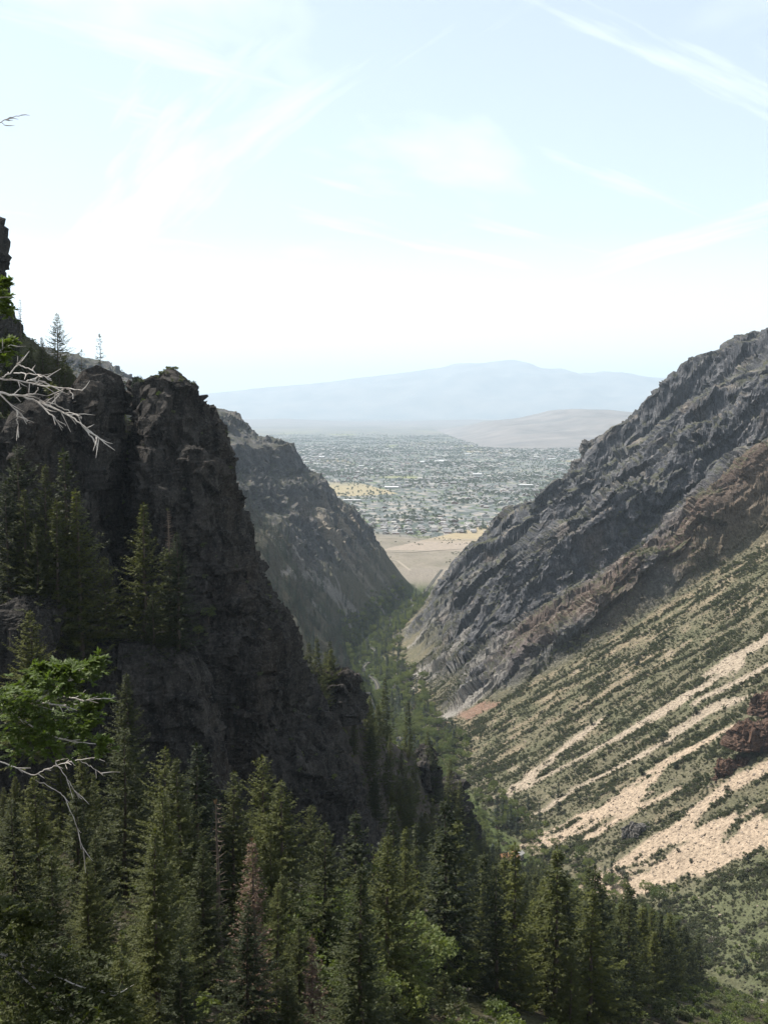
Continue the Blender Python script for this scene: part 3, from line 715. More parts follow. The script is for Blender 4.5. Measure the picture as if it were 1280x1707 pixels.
def conifer_meshes(name, seed, H=20.0, rbase=0.17, whorl=0.42, per=6, dens=1.0, sprig=0.48, sparse=0.0, mat=M_FIR, bare=0.06, deadtop=0.0, power=0.8):
    r = np.random.default_rng(seed)
    B, D, U, LN, WD = [], [], [], [], []
    paths = []
    zt = np.linspace(0, H, 12)
    wob = np.cumsum(r.normal(0, 0.05, (12, 2)), 0)
    tp = np.column_stack([wob[:, 0], wob[:, 1], zt]); tr_ = 0.018 * H * (1 - zt / H * 0.94)
    paths.append((tp, tr_))
    z = H * bare
    lop = r.uniform(0, 6.28)
    while z < H * 0.985:
        t_ = z / H
        n = max(3, int(round(per * r.uniform(0.75, 1.2) * (1 if t_ < 0.8 else 0.75))))
        a0 = r.uniform(0, 6.28)
        for k in range(n):
            if r.random() < sparse: continue
            az_ = a0 + k * 6.283 / n + r.normal(0, 0.25)
            env = (1 - t_) ** power * min(1.0, 0.55 + t_ * 2.6)
            L = H * rbase * env * r.uniform(0.45, 1.12) * (1 + 0.22 * math.cos(az_ - lop)) * (1 + 0.16 * math.sin(z * 1.9 + lop)) + 0.14
            if r.random() < 0.08: L *= 1.25
            el = R(28) * t_ ** 1.5 + R(-14) * (1 - t_) + r.normal(0, 0.12)
            m = max(3, int(L / 0.15 * dens))
            s = (np.arange(m) + r.uniform(0, 1, m)) / m
            s = s[s > 0.12]; 
            hx, hy = math.cos(az_), math.sin(az_)
            rr_ = s * L
            zz = z + rr_ * math.sin(el) - 0.10 * L * np.sin(s * 3.14) + 0.10 * L * s ** 3
            px_ = np.interp(z, zt, wob[:, 0]) + hx * rr_ * math.cos(el); py_ = np.interp(z, zt, wob[:, 1]) + hy * rr_ * math.cos(el)
            base = np.column_stack([px_, py_, zz])
            if deadtop and t_ > 1 - deadtop:
                q = 5; ss_ = np.linspace(0, 1, q)
                paths.append((np.column_stack([hx * ss_ * L, hy * ss_ * L, z + ss_ * L * math.sin(el) + 0 * ss_]), 0.035 * (1 - 0.8 * ss_)))
                continue
            for sd in (-1, 0, 1):
                off = sd * r.uniform(0.5, 1.15, len(s)); 
                da = az_ + off
                dv_ = np.column_stack([np.cos(da), np.sin(da), r.normal(-0.12, 0.22, len(s))])
                up = np.column_stack([r.normal(0, 0.42, len(s)), r.normal(0, 0.42, len(s)), np.ones(len(s))])
                B.append(base + r.normal(0, 0.05, base.shape)); D.append(unit(dv_)); U.append(up)
                ln = sprig * r.uniform(0.6, 1.25, len(s)) * (0.75 + 0.5 * (1 - s))
                if sd == 0: ln = ln * 0.8
                LN.append(ln); WD.append(ln * r.uniform(0.32, 0.5, len(s)))
        z += whorl * r.uniform(0.7, 1.3) * (1.15 - 0.5 * t_)
    # leader
    B.append(np.array([[wob[-1, 0], wob[-1, 1], H * 0.98]] * 6)); D.append(unit(np.column_stack([r.normal(0, 0.3, 6), r.normal(0, 0.3, 6), np.ones(6)]))); U.append(r.normal(0, 1, (6, 3)))
    LN.append(np.full(6, 0.5)); WD.append(np.full(6, 0.12))
    crown = sprigs_mesh(name + '_crown', np.vstack(B), np.vstack(D), np.vstack(U), np.concatenate(LN), np.concatenate(WD), mat)
    tv, tf = tube_np(paths, 6)
    return crown, mesh_np(name + '_trunk', tv, tf, M_BARK)
def lump_meshes(name, seed, H=9.0, wid=0.42, clumps=34, per=70, leaf=0.34, mat=M_LEAF, trunk=0.25, flat=0.8):
    r = np.random.default_rng(seed)
    cz = H * (trunk + (1 - trunk) * 0.5); hz = H * (1 - trunk) * 0.5
    q = unit(r.normal(size=(clumps, 3))) * (r.uniform(0.35, 1.0, (clumps, 1)) ** 0.6)
    C = np.column_stack([q[:, 0] * H * wid, q[:, 1] * H * wid, cz + q[:, 2] * hz * flat])
    rad_ = H * r.uniform(0.08, 0.17, clumps)
    o = unit(r.normal(size=(clumps, per, 3))); o[..., 2] = np.abs(o[..., 2]) * 0.9 + o[..., 2] * 0.1 - 0.15
    base = C[:, None] + o * rad_[:, None, None] * r.uniform(0.5, 1.05, (clumps, per, 1))
    d = unit(o + r.normal(0, 0.7, o.shape)); up = r.normal(0, 0.6, o.shape) + np.array([0, 0, 0.7])
    m = clumps * per
    ln = leaf * r.uniform(0.6, 1.4, m)
    crown = sprigs_mesh(name + '_crown', base.reshape(-1, 3), d.reshape(-1, 3), up.reshape(-1, 3), ln, ln * r.uniform(0.5, 0.85, m), mat)
    paths = [(np.array([[0, 0, -0.3], [0.1, 0, H * 0.25], [0.15, 0.1, H * 0.6]]), np.array([0.03, 0.022, 0.01]) * H)]
    for k in range(0, clumps, 4):
        paths.append((np.array([[0.1, 0.02, H * 0.25], (C[k] + [0.1, 0, H * 0.3]) / 2, C[k]]), np.array([0.012, 0.009, 0.004]) * H))
    tv, tf = tube_np(paths, 5)
    return crown, mesh_np(name + '_trunk', tv, tf, M_BARK)

FIR = [conifer_meshes('fir', 100 + i, 20.0, [0.33, 0.40, 0.30, 0.37, 0.43][i], 0.40, 7, 1.15, 0.40, [0.12, 0.16, 0.10, 0.24, 0.18][i], M_FIR, [0.05, 0.09, 0.12, 0.1, 0.06][i], power=[0.95, 0.85, 1.05, 0.8, 1.0][i]) for i in range(5)]
FIRMID = [conifer_meshes('mid_fir', 200 + i, 18.0, [0.30, 0.36, 0.27][i], 0.52, 6, 0.8, 0.58, 0.12, M_FIR, 0.06, power=[1.05, 0.95, 1.15][i]) for i in range(3)]
FIRFAR = [conifer_meshes('far_fir', 300 + i, 16.0, [0.15, 0.18][i], 0.85, 5, 0.45, 0.95, 0.05, M_FIRFAR, 0.05) for i in range(2)]
SPARSE = conifer_meshes('sparse_fir', 401, 14.0, 0.17, 0.62, 5, 1.0, 0.36, 0.45, M_FIR, 0.2, power=0.7)
DEADTOP = conifer_meshes('dead_topped_fir', 402, 20.0, 0.13, 0.42, 6, 1.0, 0.46, 0.15, M_FIR, 0.1, deadtop=0.28)
SNAG = conifer_meshes('snag', 404, 14.0, 0.10, 0.5, 4, 0.3, 0.2, 0.35, M_BROWN, 0.1, deadtop=0.92)
BROWNFIR = conifer_meshes('brown_fir', 403, 17.0, 0.17, 0.42, 6, 0.8, 0.36, 0.30, M_BROWN, 0.05)
BROAD = [lump_meshes('broad_tree', 500 + i, 9.0, [0.42, 0.5, 0.36][i], [38, 44, 30][i], 70, 0.36) for i in range(3)]
ROUND = [lump_meshes('round_fir', 520 + i, 12.0, 0.27, 46, 80, 0.34, M_FIR, 0.06, 1.0) for i in range(2)]
JUNI = [lump_meshes('juniper', 540 + i, 5.0, [0.30, 0.24][i], 26, 55, 0.26, M_FIRFAR, 0.05, 1.0) for i in range(2)]

def place(name, meshes, x, y, h, href, label, cat, group=None, z=None, rz=None, lean=0.0):
    g = float(ground_z(x, y)) - 0.25 if z is None else z
    e = empty(name, (x, y, g), rng.uniform(0, 6.28) if rz is None else rz)
    s = h / href; sw = s * rng.uniform(0.9, 1.1); e.scale = (sw, sw, s)
    if lean: e.rotation_euler[1] = lean
    link('crown', meshes[0], e); link('trunk', meshes[1], e)
    return tag(e, label, cat, group)
def from_angle(u, v, y):
    """a point at distance y ahead, bearing given in photo units"""
    th = 0.094525; b = (853.5 - v) / 1830; a = (u - 640) / 1830
    k = y / (math.cos(th) + b * math.sin(th)); return a * k, y, k * (-math.sin(th) + b * math.cos(th))
def place_top(name, meshes, u, v, y, href, label, cat, group=None, z=None, hmin=4.0, **k):
    x_, y_, zt = from_angle(u, v, y)
    g = float(ground_z(x_, y_)) if z is None else z
    return place(name, meshes, x_, y_, max(hmin, zt - g), href, label, cat, group, z=g - 0.2, **k)

def stand_label(x_, y_):
    b = x_ / y_
    if b < -0.27: return 'big dark fir under the bright bough at the picture edge'
    if b < -0.18: return 'big dark fir below the gully between slab and tower'
    if b < -0.08: return 'big dark fir in the stand around the brown dead fir'
    return 'dark fir in the stand around the grassy rock knob'
def low_label(x_, y_):
    if x_ > 22 + 0.27 * (y_ - 150): return 'fir along the edge of the lower forest next to the brushy slope'
    if x_ < 2 + 0.12 * (y_ - 100): return 'fir of the lower forest close under the wooded spur'
    return 'fir inside the dense lower forest in front of the cabin'
def broad_label(x_, y_):
    if math.hypot(x_ - 76, y_ - 652) < 38: return 'green broadleaf tree standing around the orange roofed cabin'
    if y_ < 660: return 'green broadleaf tree at the foot of the widest scree'
    if y_ < 830: return 'green broadleaf tree on the floor by the dark conifers'
    return 'pale green tree far along the canyon floor beyond the spur'
# single trees one can point to
TW = 'firs growing against the dark crag'
place_top('fir_tree', FIR[2], 237, 835, 179, 20, 'tall slender fir against the rock tower, nearer the gully', 'tree', TW, z=-41.2)
place_top('fir_tree', FIR[0], 294, 885, 178, 20, 'full fir against the rock tower, beside a slender taller one', 'tree', TW, z=-41.0)
place_top('dead_topped_fir', DEADTOP, 282, 845, 183, 20, 'thin fir with a bare dead top against the rock tower', 'tree', TW, z=-41.0)
place_top('fir_tree', FIR[1], 255, 985, 175, 20, 'short fir in front of the two tall ones on the rock step', 'tree', TW, z=-41.5)
for u, v, y, lab in [(72, 772, 176, 'fir with thin crown high on the rock slab'), (112, 745, 179, 'tallest fir on the dark rock slab'), (132, 812, 176, 'fir at the gully side of the slab clump'), (95, 830, 173, 'fir in the middle of the slab clump'), (60, 870, 171, 'low fir at the outer side of the slab clump'), (28, 738, 178, 'dark fir near the picture edge high beside the slab clump'), (8, 800, 175, 'dark fir at the very edge of the picture by the slab'), (40, 812, 174, 'dark fir between the picture edge and the slab clump')]:
    place_top('fir_tree', FIR[int(u) % 5], u, v, y, 20, lab, 'tree', TW, z=-33.0 if u < 90 else -46.0)
place_top('fir_tree', FIR[3], 175, 925, 180, 20, 'small fir in the dark gully beside the rock tower', 'tree', TW, z=-41.0)
place_top('fir_tree', FIR[4], 55, 1015, 160, 20, 'small fir under the slab above the bright bough', 'tree', TW, z=-52.0)
place_top('fir_tree', FIR[0], 210, 1120, 160, 20, 'short dark fir at the foot of the crag gully', 'tree', TW, z=-62.0)
SK = 'firs on the skyline by the crag'
for u, v, y, mm, hr, lab in [(95, 520, 246, FIR[1], 20, 'dense dark fir tallest on the skyline by the crag'), (70, 560, 242, FIR[0], 20, 'dense fir beside the tallest skyline fir'), (108, 590, 240, FIR[3], 20, 'fir on the downhill side of the tallest skyline fir'),
        (166, 556, 250, SPARSE, 14, 'thin open fir alone on the skyline'), (137, 582, 246, SPARSE, 14, 'thin spire between the dense and the open skyline fir'), (33, 498, 258, SPARSE, 14, 'thin fir at the foot of the rock pillar'),
        (150, 625, 240, FIR[2], 20, 'low bushy fir under the open skyline fir'), (205, 615, 262, SPARSE, 14, 'small thin fir in the notch beside the tower top'), (15, 560, 236, FIR[4], 20, 'dark fir under the rock pillar'), (45, 585, 236, FIR[2], 20, 'fir between the pillar and the skyline firs'),
        (125, 640, 236, FIR[1], 20, 'low fir just above the slanting slab edge'), (178, 640, 246, FIR[0], 20, 'small fir at the top of the slanting slab'), (85, 635, 232, FIR[3], 20, 'dark fir behind the bare white branches')]:
    place_top('fir_tree', mm, u, v, y, hr, lab, 'tree', SK, hmin=5.0)
for i, (u, v, y) in enumerate([(10, 545, 240), (28, 560, 244), (52, 572, 246), (118, 612, 244), (60, 600, 238), (30, 605, 236), (100, 620, 236), (160, 632, 243), (5, 620, 234), (190, 628, 250)]):
    place_top('fir_tree', FIR[i % 5], u, v, y, 20, 'fir in the dark clump climbing towards the rock pillar', 'tree', SK, hmin=5.0)
place('juniper', JUNI[1], -60.5, 247, 5.5, 5, 'dark oval juniper in the notch beside the tower top', 'shrub', z=float(ground_z(-60.5, 247)))
place('juniper', JUNI[0], -53.2, 240, 4.5, 5, 'round brown green shrub on the shoulder of the tower', 'shrub', z=2.2)
LF = 'big firs of the dark stand below the crag'
big = [(330, 1238, 104), (205, 1212, 112), (275, 1245, 110), (300, 1262, 98), (435, 1258, 118), (470, 1300, 112), (62, 1292, 84), (130, 1305, 88), (20, 1330, 78), (385, 1285, 106), (250, 1475, 66), (160, 1390, 74), (410, 1500, 70), (85, 1420, 66), (340, 1400, 80),
       (520, 1342, 176), (488, 1392, 165), (580, 1490, 112), (500, 1540, 84), (550, 1450, 132), (690, 1575, 92), (645, 1480, 118), (300, 1570, 60), (200, 1560, 58), (120, 1600, 54), (40, 1560, 56), (480, 1610, 70), (600, 1620, 78), (740, 1620, 104), (660, 1640, 80)]
for i, (u, v, y) in enumerate(big):
    x_, y_, zt = from_angle(u, v, y)
    g = float(ground_z(x_, y_)); g = min(g, zt - 9)
    place('fir_tree', FIR[(i * 3 + i // 4) % 5], x_, y_, zt - g, 20, stand_label(x_, y_), 'tree', LF, z=g)
place_top('dead_fir', BROWNFIR, 423, 1390, 74, 17, 'brown dead fir with bare twigs among the green stand', 'tree', hmin=9)
place_top('dead_fir', BROWNFIR, 522, 1555, 72, 17, 'small rusty brown fir beside the grassy rock knob', 'tree', hmin=7)
place_top('dead_fir', BROWNFIR, 1015, 1552, 350, 17, 'lone rusty brown fir at the edge of the lower forest', 'tree', hmin=9)
for i, (u, v, y) in enumerate([(560, 1470, 104), (600, 1510, 96), (680, 1500, 108), (640, 1550, 92), (710, 1540, 118), (570, 1580, 84), (620, 1600, 82), (760, 1600, 122), (480, 1480, 100), (670, 1610, 88)]):
    place_top('leafy_tree', BROAD[i % 3], u, v, y, 9, 'leafy light green tree in the clump between grassy knob and pale boulder', 'tree', 'leafy trees below the spur', hmin=5)
for i, (u, v, y, lab_) in enumerate([(690, 1430, 190, 'thin grey dead snag standing by the spur foot'), (365, 1330, 86, 'bare grey snag inside the dark stand'), (845, 1500, 300, 'bare grey snag in the lower forest')]):
    place_top('dead_snag', SNAG, u, v, y, 14, lab_, 'tree', hmin=8)
# firs and shrubs stepping down the right edge of the crag onto the spur
for i, (u, v) in enumerate([(590, 1190), (612, 1228), (640, 1245), (662, 1290), (682, 1330), (702, 1352), (622, 1290), (652, 1340), (692, 1392), (722, 1422), (738, 1462), (702, 1440), (540, 1108), (556, 1120), (572, 1136), (668, 1385), (640, 1310), (715, 1500), (745, 1500), (760, 1440)]):
    best = min(np.arange(236, 480, 2.0), key=lambda q: abs(from_angle(u, v, q)[2] - float(ground_z(*from_angle(u, v, q)[:2])) - 12))
    x_, y_, zt_ = from_angle(u, v, float(best)); g_ = float(ground_z(x_, y_))
    place('fir_tree', FIR[i % 5], x_, y_, float(np.clip(zt_ - g_, 8, 17)), 20, 'fir on the edge where the crag steps down to the wooded spur', 'tree', 'firs on the wooded spur')
for i, (u, v, y) in enumerate([(620, 1425, 128), (585, 1455, 120), (655, 1445, 136)]):
    place_top('round_fir', ROUND[i % 2], u, v, y, 12, 'bushy yellow green fir in the clump above the pale boulder', 'tree', 'bushy firs above the pale boulder', hmin=8)

# the forests: scattered with a minimum spacing
def scatter(n, xr, yr, ok, mind, tries=30):
    X_ = rng.uniform(xr[0], xr[1], n * tries); Y_ = rng.uniform(yr[0], yr[1], n * tries)
    k_ = ok(X_, Y_); X_, Y_ = X_[k_], Y_[k_]
    pts, cell = [], {}
    for x_, y_ in zip(X_.tolist(), Y_.tolist()):
        if len(pts) >= n: break
        k = (int(x_ // mind), int(y_ // mind))
        if any((x_ - q[0]) ** 2 + (y_ - q[1]) ** 2 < mind * mind for i in (-1, 0, 1) for j in (-1, 0, 1) for q in cell.get((k[0] + i, k[1] + j), ())): continue
        cell.setdefault(k, []).append((x_, y_)); pts.append((x_, y_))
    return pts
spots = scatter(48, (-56, 14), (58, 168), lambda a, b: (a < 0.03 * b + 2) & ~((np.abs(a + 9.5) < 6) & (b > 118)), 5.2)
for i, (x_, y_) in enumerate(spots):
    place('fir_tree', FIR[i % 5], x_, y_, rng.uniform(8, 17), 20, stand_label(x_, y_), 'tree', LF)
def spur_far(x_, y_): return np.min([np.hypot(x_ - q[0], y_ - q[1]) for q in SPUR], 0)
def ok_low(x_, y_):
    h, dr, dl, cut, isn = base_height(x_, y_)
    return (isn | (dl > -6)) & (dr < 2) & (x_ < np.minimum(128, 34 + 0.34 * (y_ - 150))) & (x_ > -16 + 0.10 * y_) & ~((np.abs(x_ - 0.1166 * y_) < 13) & (y_ > 585) & (y_ < 700)) & (spur_far(x_, y_) > 20)
spots = scatter(820, (-5, 140), (120, 640), ok_low, 4.6)
spots.sort(key=lambda q: -1.0 / q[1])
lowfar = spots[125:]
for i, (x_, y_) in enumerate(spots[:125]):
    place('fir_tree', FIRMID[i % 3], x_, y_, float(np.clip(rng.normal(15, 4.2), 6, 23)), 18, low_label(x_, y_), 'tree', 'firs of the lower forest')
def spur_q(a, b):
    bx = np.interp(b, SPUR[:, 1], SPUR[:, 0]); return a - bx
spots = scatter(46, (-32, 64), (262, 520), lambda a, b: (-16 < spur_q(a, b)) & (spur_q(a, b) < 22) & (a > -30), 4.6)
for i, (x_, y_) in enumerate(spots):
    place('fir_tree', FIRMID[i % 3], x_, y_, rng.uniform(8, 14), 18, ('fir on the crest of the wooded spur beside the tower foot' if y_ < 345 else 'fir around the blue grey rock nose of the wooded spur' if y_ > 405 else 'fir midway along the wooded spur'), 'tree', 'firs on the wooded spur')
for i, (u, v, y) in enumerate([(828, 1316, 735), (850, 1340, 726), (880, 1322, 748), (898, 1362, 728), (862, 1360, 716), (930, 1345, 748), (846, 1352, 735), (690, 1225, 920), (680, 1165, 1030), (975, 1468, 600), (986, 1478, 595), (1007, 1478, 612), (1018, 1476, 614), (838, 1332, 745)]):
    x_, y_, zt = from_angle(u, v, y); g = float(ground_z(x_, y_)) - 0.3
    place('dark_conifer', FIRFAR[i % 2], x_, y_, float(np.clip(zt - g, 12, 24)), 16, 'dark pointed conifer standing by the canyon road and scree foot', 'tree', 'dark conifers on the canyon floor')
for i, (x_, y_, h_) in enumerate([(180, 545, 5), (137, 545, 6), (192, 737, 8), (172, 715, 6), (218, 752, 5), (190, 697, 6), (195, 568, 4), (206, 642, 5), (132, 723, 5), (209, 893, 6), (161, 833, 5), (173, 598, 3), (230, 656, 5), (156, 498, 4), (164, 479, 5), (145, 555, 4), (110, 537, 5), (169, 611, 3), (118, 724, 8)]):
    place('juniper', JUNI[i % 2], x_, y_, h_ * 1.15, 5, 'dark juniper standing alone in the scrub of the sunny slope', 'shrub', 'dark junipers on the sunny slope')

# countable broadleaf trees on the canyon floor
def ok_floor(x_, y_):
    h, dr, dl, cut, isn = base_height(x_, y_)
    return ~isn & (dr < 26) & (dl < 16) & (np.abs(x_ - road_x(y_)) > 3.4) & (np.hypot(x_ - 75, y_ - 652) > 10) & ~((np.abs(x_ - 0.1166 * y_) < 7) & (y_ > 606) & (y_ < 654))
ROAD = [(430, 118), (508, 98), (592, 84), (654, 66), (700, 60), (744, 61), (800, 50), (892, 21), (960, 9), (1021, 3), (1105, -9), (1170, -16), (1249, -15), (1351, -19), (1475, -18), (1542, -9), (1600, 2), (1700, 22), (1972, 76), (2250, 120)]
ROAD = [(yy, float(np.interp(yy, [q[0] for q in ROAD], [q[1] for q in ROAD]) + 9 * math.sin(yy / 31.0 + 0.8) * min(1, max(0, (yy - 640) / 150)) * (yy < 1900))) for yy in range(430, 2260, 12)]
def road_x(y_): return (np.interp(y_, [q[0] for q in ROAD], [q[1] for q in ROAD]))
spots = scatter(150, (-60, 150), (540, 1050), ok_floor, 6.2)
for i, (x_, y_) in enumerate(spots):
    place('broadleaf_tree', BROAD[i % 3], x_, y_, rng.uniform(6, 12), 9, broad_label(x_, y_), 'tree', 'broadleaf trees along the canyon floor')

# ------------------------------------------------------------------ masses nobody could count: one object each, instanced with geometry nodes
def mass(name, pts, scl, rot, sources, label, seed=0, parent=None):
    """pts (n,3); sources: list of mesh data"""
    coll = bpy.data.collections.new(name + '_sources')
    for k, m in enumerate(sources):
        coll.objects.link(bpy.data.objects.new('%s_source_%d' % (name, k), m))
    me = bpy.data.meshes.new(name); me.vertices.add(len(pts)); me.vertices.foreach_set('co', np.ascontiguousarray(pts, np.float32).ravel())
    for an, dat in (('size', scl), ('turn', rot)):
        at = me.attributes.new(an, 'FLOAT', 'POINT'); at.data.foreach_set('value', np.ascontiguousarray(dat, np.float32))
    at = me.attributes.new('pick', 'INT', 'POINT'); at.data.foreach_set('value', np.random.default_rng(seed).integers(0, len(sources), len(pts)).astype(np.int32))
    o = link(name, me, parent)
    g = bpy.data.node_groups.new(name + '_nodes', 'GeometryNodeTree')
    g.interface.new_socket('Geometry', in_out='INPUT', socket_type='NodeSocketGeometry'); g.interface.new_socket('Geometry', in_out='OUTPUT', socket_type='NodeSocketGeometry')
    N, Lk = g.nodes, g.links
    gi, go = N.new('NodeGroupInput'), N.new('NodeGroupOutput')
    ci = N.new('GeometryNodeCollectionInfo'); ci.inputs['Collection'].default_value = coll; ci.inputs['Separate Children'].default_value = True; ci.inputs['Reset Children'].default_value = True
    ip = N.new('GeometryNodeInstanceOnPoints'); ip.inputs['Pick Instance'].default_value = True
    def at_(nm, ty):
        a = N.new('GeometryNodeInputNamedAttribute'); a.data_type = ty; a.inputs['Name'].default_value = nm; return a.outputs['Attribute']
    cx = N.new('ShaderNodeCombineXYZ'); Lk.new(at_('turn', 'FLOAT'), cx.inputs[2])
    er = N.new('FunctionNodeEulerToRotation'); Lk.new(cx.outputs[0], er.inputs[0])
    Lk.new(gi.outputs[0], ip.inputs['Points']); Lk.new(ci.outputs[0], ip.inputs['Instance']); Lk.new(at_('pick', 'INT'), ip.inputs['Instance Index'])
    Lk.new(er.outputs[0], ip.inputs['Rotation']); Lk.new(at_('size', 'FLOAT'), ip.inputs['Scale']); Lk.new(ip.outputs[0], go.inputs[0])
    md = o.modifiers.new('scatter', 'NODES'); md.node_group = g
    return tag(o, label, kind='stuff')
def rand_pts(n, xr, yr, prob):
    x_ = rng.uniform(xr[0], xr[1], n); y_ = rng.uniform(yr[0], yr[1], n)
    p = prob(x_, y_); k = rng.random(n) < p
    x_, y_ = x_[k], y_[k]
    return x_, y_
M_GREYBUSH = leaf_material('grey_scrub_leaves', (0.100, 0.092, 0.066), (0.165, 0.150, 0.112), 0.15)
M_DARKBUSH = leaf_material('dark_scrub_leaves', (0.075, 0.088, 0.046), (0.130, 0.142, 0.070), 0.25)
BUSH = [lump_meshes('bush', 600 + i, [1.8, 1.5, 2.0, 1.3, 2.2][i], [0.62, 0.75, 0.55, 0.8, 0.6][i], 12, 22, 0.34, [M_OLIVE, M_OLIVE, M_DARKBUSH, M_GREYBUSH, M_DARKBUSH][i], 0.0, 0.75)[0] for i in range(5)]
BUSHG = [lump_meshes('green_bush', 620 + i, 1.8, 0.6, 12, 22, 0.34, M_LEAF, 0.0, 0.75)[0] for i in range(2)]
def scrub_prob(x_, y_):
    m = terrain_masks(x_, y_, None, None)
    p = m['tal'] * (1 - m['scree']) * (1 - 0.80 * m['bare']) * (0.22 + 0.78 * ss(-0.25, 0.25, fbm(x_ / 34, y_ / 11, 7.0, 4)))
    p = np.maximum(p, 0.30 * m['cut'] * m['right'] * ss(0.0, 0.4, m['blot'] + 0.5 * m['streak']))
    return np.clip(p, 0, 1) * (x_ / y_ < 0.42)
sx, sy = rand_pts(240000, (20, 420), (400, 1250), scrub_prob)
sz = ground_z(sx, sy)
mass('scrub', np.column_stack([sx, sy, sz - 0.15]), rng.uniform(0.35, 1.0, len(sx)) * (0.75 + 0.5 * ss(-0.1, 0.3, fbm(sx / 34, sy / 11, 7.0, 4)) + 0.8 * (rng.random(len(sx)) < 0.06)), rng.uniform(0, 6.28, len(sx)), BUSH, 'olive green scrub covering the sunny canyon slope', 1)
def floor_prob(x_, y_):
    h, dr, dl, cut, isn = base_height(x_, y_)
    rx = np.interp(y_, [q[0] for q in ROAD], [q[1] for q in ROAD])
    return ss(40, 18, dr) * ss(24, 8, dl) * (~isn) * (np.abs(x_ - rx) > 3.4) * (np.hypot(x_ - 75, y_ - 652) > 9) * 0.8
sx, sy = rand_pts(4200, (-90, 120), (880, 1900), lambda a, b: floor_prob(a, b) * 0.9)
mass('floor_trees', np.column_stack([sx, sy, ground_z(sx, sy) - 0.3]), rng.uniform(0.6, 1.3, len(sx)), rng.uniform(0, 6.28, len(sx)), [m[0] for m in BROAD] + [FIRFAR[0][0]], 'far green trees massed along the canyon floor', 6)
sx, sy = rand_pts(16000, (-90, 190), (400, 1900), floor_prob)
mass('undergrowth', np.column_stack([sx, sy, ground_z(sx, sy) - 0.2]), rng.uniform(0.7, 2.2, len(sx)), rng.uniform(0, 6.28, len(sx)), BUSHG + BUSH[:4], 'bright green undergrowth along the canyon floor', 2)
def left_prob(x_, y_):
    h, dr, dl, cut, isn = base_height(x_, y_)
    return ss(8, 22, dl) * (~isn) * (0.15 + 0.85 * ss(-0.15, 0.25, fbm(x_ / 45, y_ / 45, 3.0, 3))) * ss(260, 90, dl) * np.where(y_ > 1450, 0.30, 1.0)
sx, sy = rand_pts(6500, (-260, 60), (560, 1850), left_prob)
mass('conifer_forest', np.column_stack([sx, sy, ground_z(sx, sy) - 0.5]), rng.uniform(0.45, 1.05, len(sx)), rng.uniform(0, 6.28, len(sx)), [m[0] for m in FIRFAR], 'dark conifers covering the shaded slope across the canyon floor', 3)
lowfar = lowfar + scatter(90, (-34, 64), (262, 520), lambda a, b: (-22 < spur_q(a, b)) & (spur_q(a, b) < 30) & (a > -32), 3.6)
lf_ = np.array(lowfar)
mass('fir_forest', np.column_stack([lf_[:, 0], lf_[:, 1], ground_z(lf_[:, 0], lf_[:, 1]) - 0.4]), rng.uniform(0.75, 1.2, len(lf_)), rng.uniform(0, 6.28, len(lf_)), [m[0] for m in FIRMID], 'farther rows of dark firs in the lower forest by the road', 5)
def near_prob(x_, y_):
    h, dr, dl, cut, isn = base_height(x_, y_)
    return isn * (0.25 + 0.6 * ss(-0.2, 0.3, fbm(x_ / 14, y_ / 14, 2.0, 3))) * (x_ / np.maximum(y_, 1) < 0.45)
sx, sy = rand_pts(22000, (-130, 150), (40, 540), near_prob)
mass('understory', np.column_stack([sx, sy, ground_z(sx, sy) - 0.2]), rng.uniform(0.4, 1.2, len(sx)), rng.uniform(0, 6.28, len(sx)), BUSHG + BUSH[:2], 'low bushes and grass under the near firs', 4)

def rubble_mesh(k):
    r = np.random.default_rng(800 + k)
    v = unit(r.normal(size=(14, 3))) * r.uniform(0.35, 0.6, (14, 1)) * np.array([1.2, 1.0, 0.8])
    import bmesh
    bm = bmesh.new()
    for q in v: bm.verts.new(q)
    bmesh.ops.convex_hull(bm, input=bm.verts)
    me = bpy.data.meshes.new('rubble'); bm.to_mesh(me); bm.free(); me.materials.append(M_STONE); return me
t = NT('scree_stone'); oi = t.n.new('ShaderNodeObjectInfo'); nz = t.noise(t.coord('Object'), 1.5, 3, 0.6)
t.bsdf(t.mix(oi.outputs['Random'], rgb(0.185, 0.15, 0.118), t.mix(nz, rgb(0.24, 0.19, 0.15), rgb(0.31, 0.255, 0.20))), 0.95); M_STONE = t.m
STONE = [rubble_mesh(k) for k in range(4)]
def stone_prob(x_, y_):
    m = terrain_masks(x_, y_, None, None)
    return np.clip(0.85 * np.maximum(m['warm'], m['pale']) + 0.45 * m['tal'] * m['bare'] + 0.05 * m['tal'], 0, 1) * (x_ / y_ < 0.42)
sx, sy = rand_pts(60000, (20, 400), (420, 1010), stone_prob)
mass('rubble', np.column_stack([sx, sy, ground_z(sx, sy) + 0.05]), 0.35 + 1.5 * rng.random(len(sx)) ** 5 + 0.5 * rng.random(len(sx)), rng.uniform(0, 6.28, len(sx)), STONE, 'loose tan stones of the scree runs', 7)

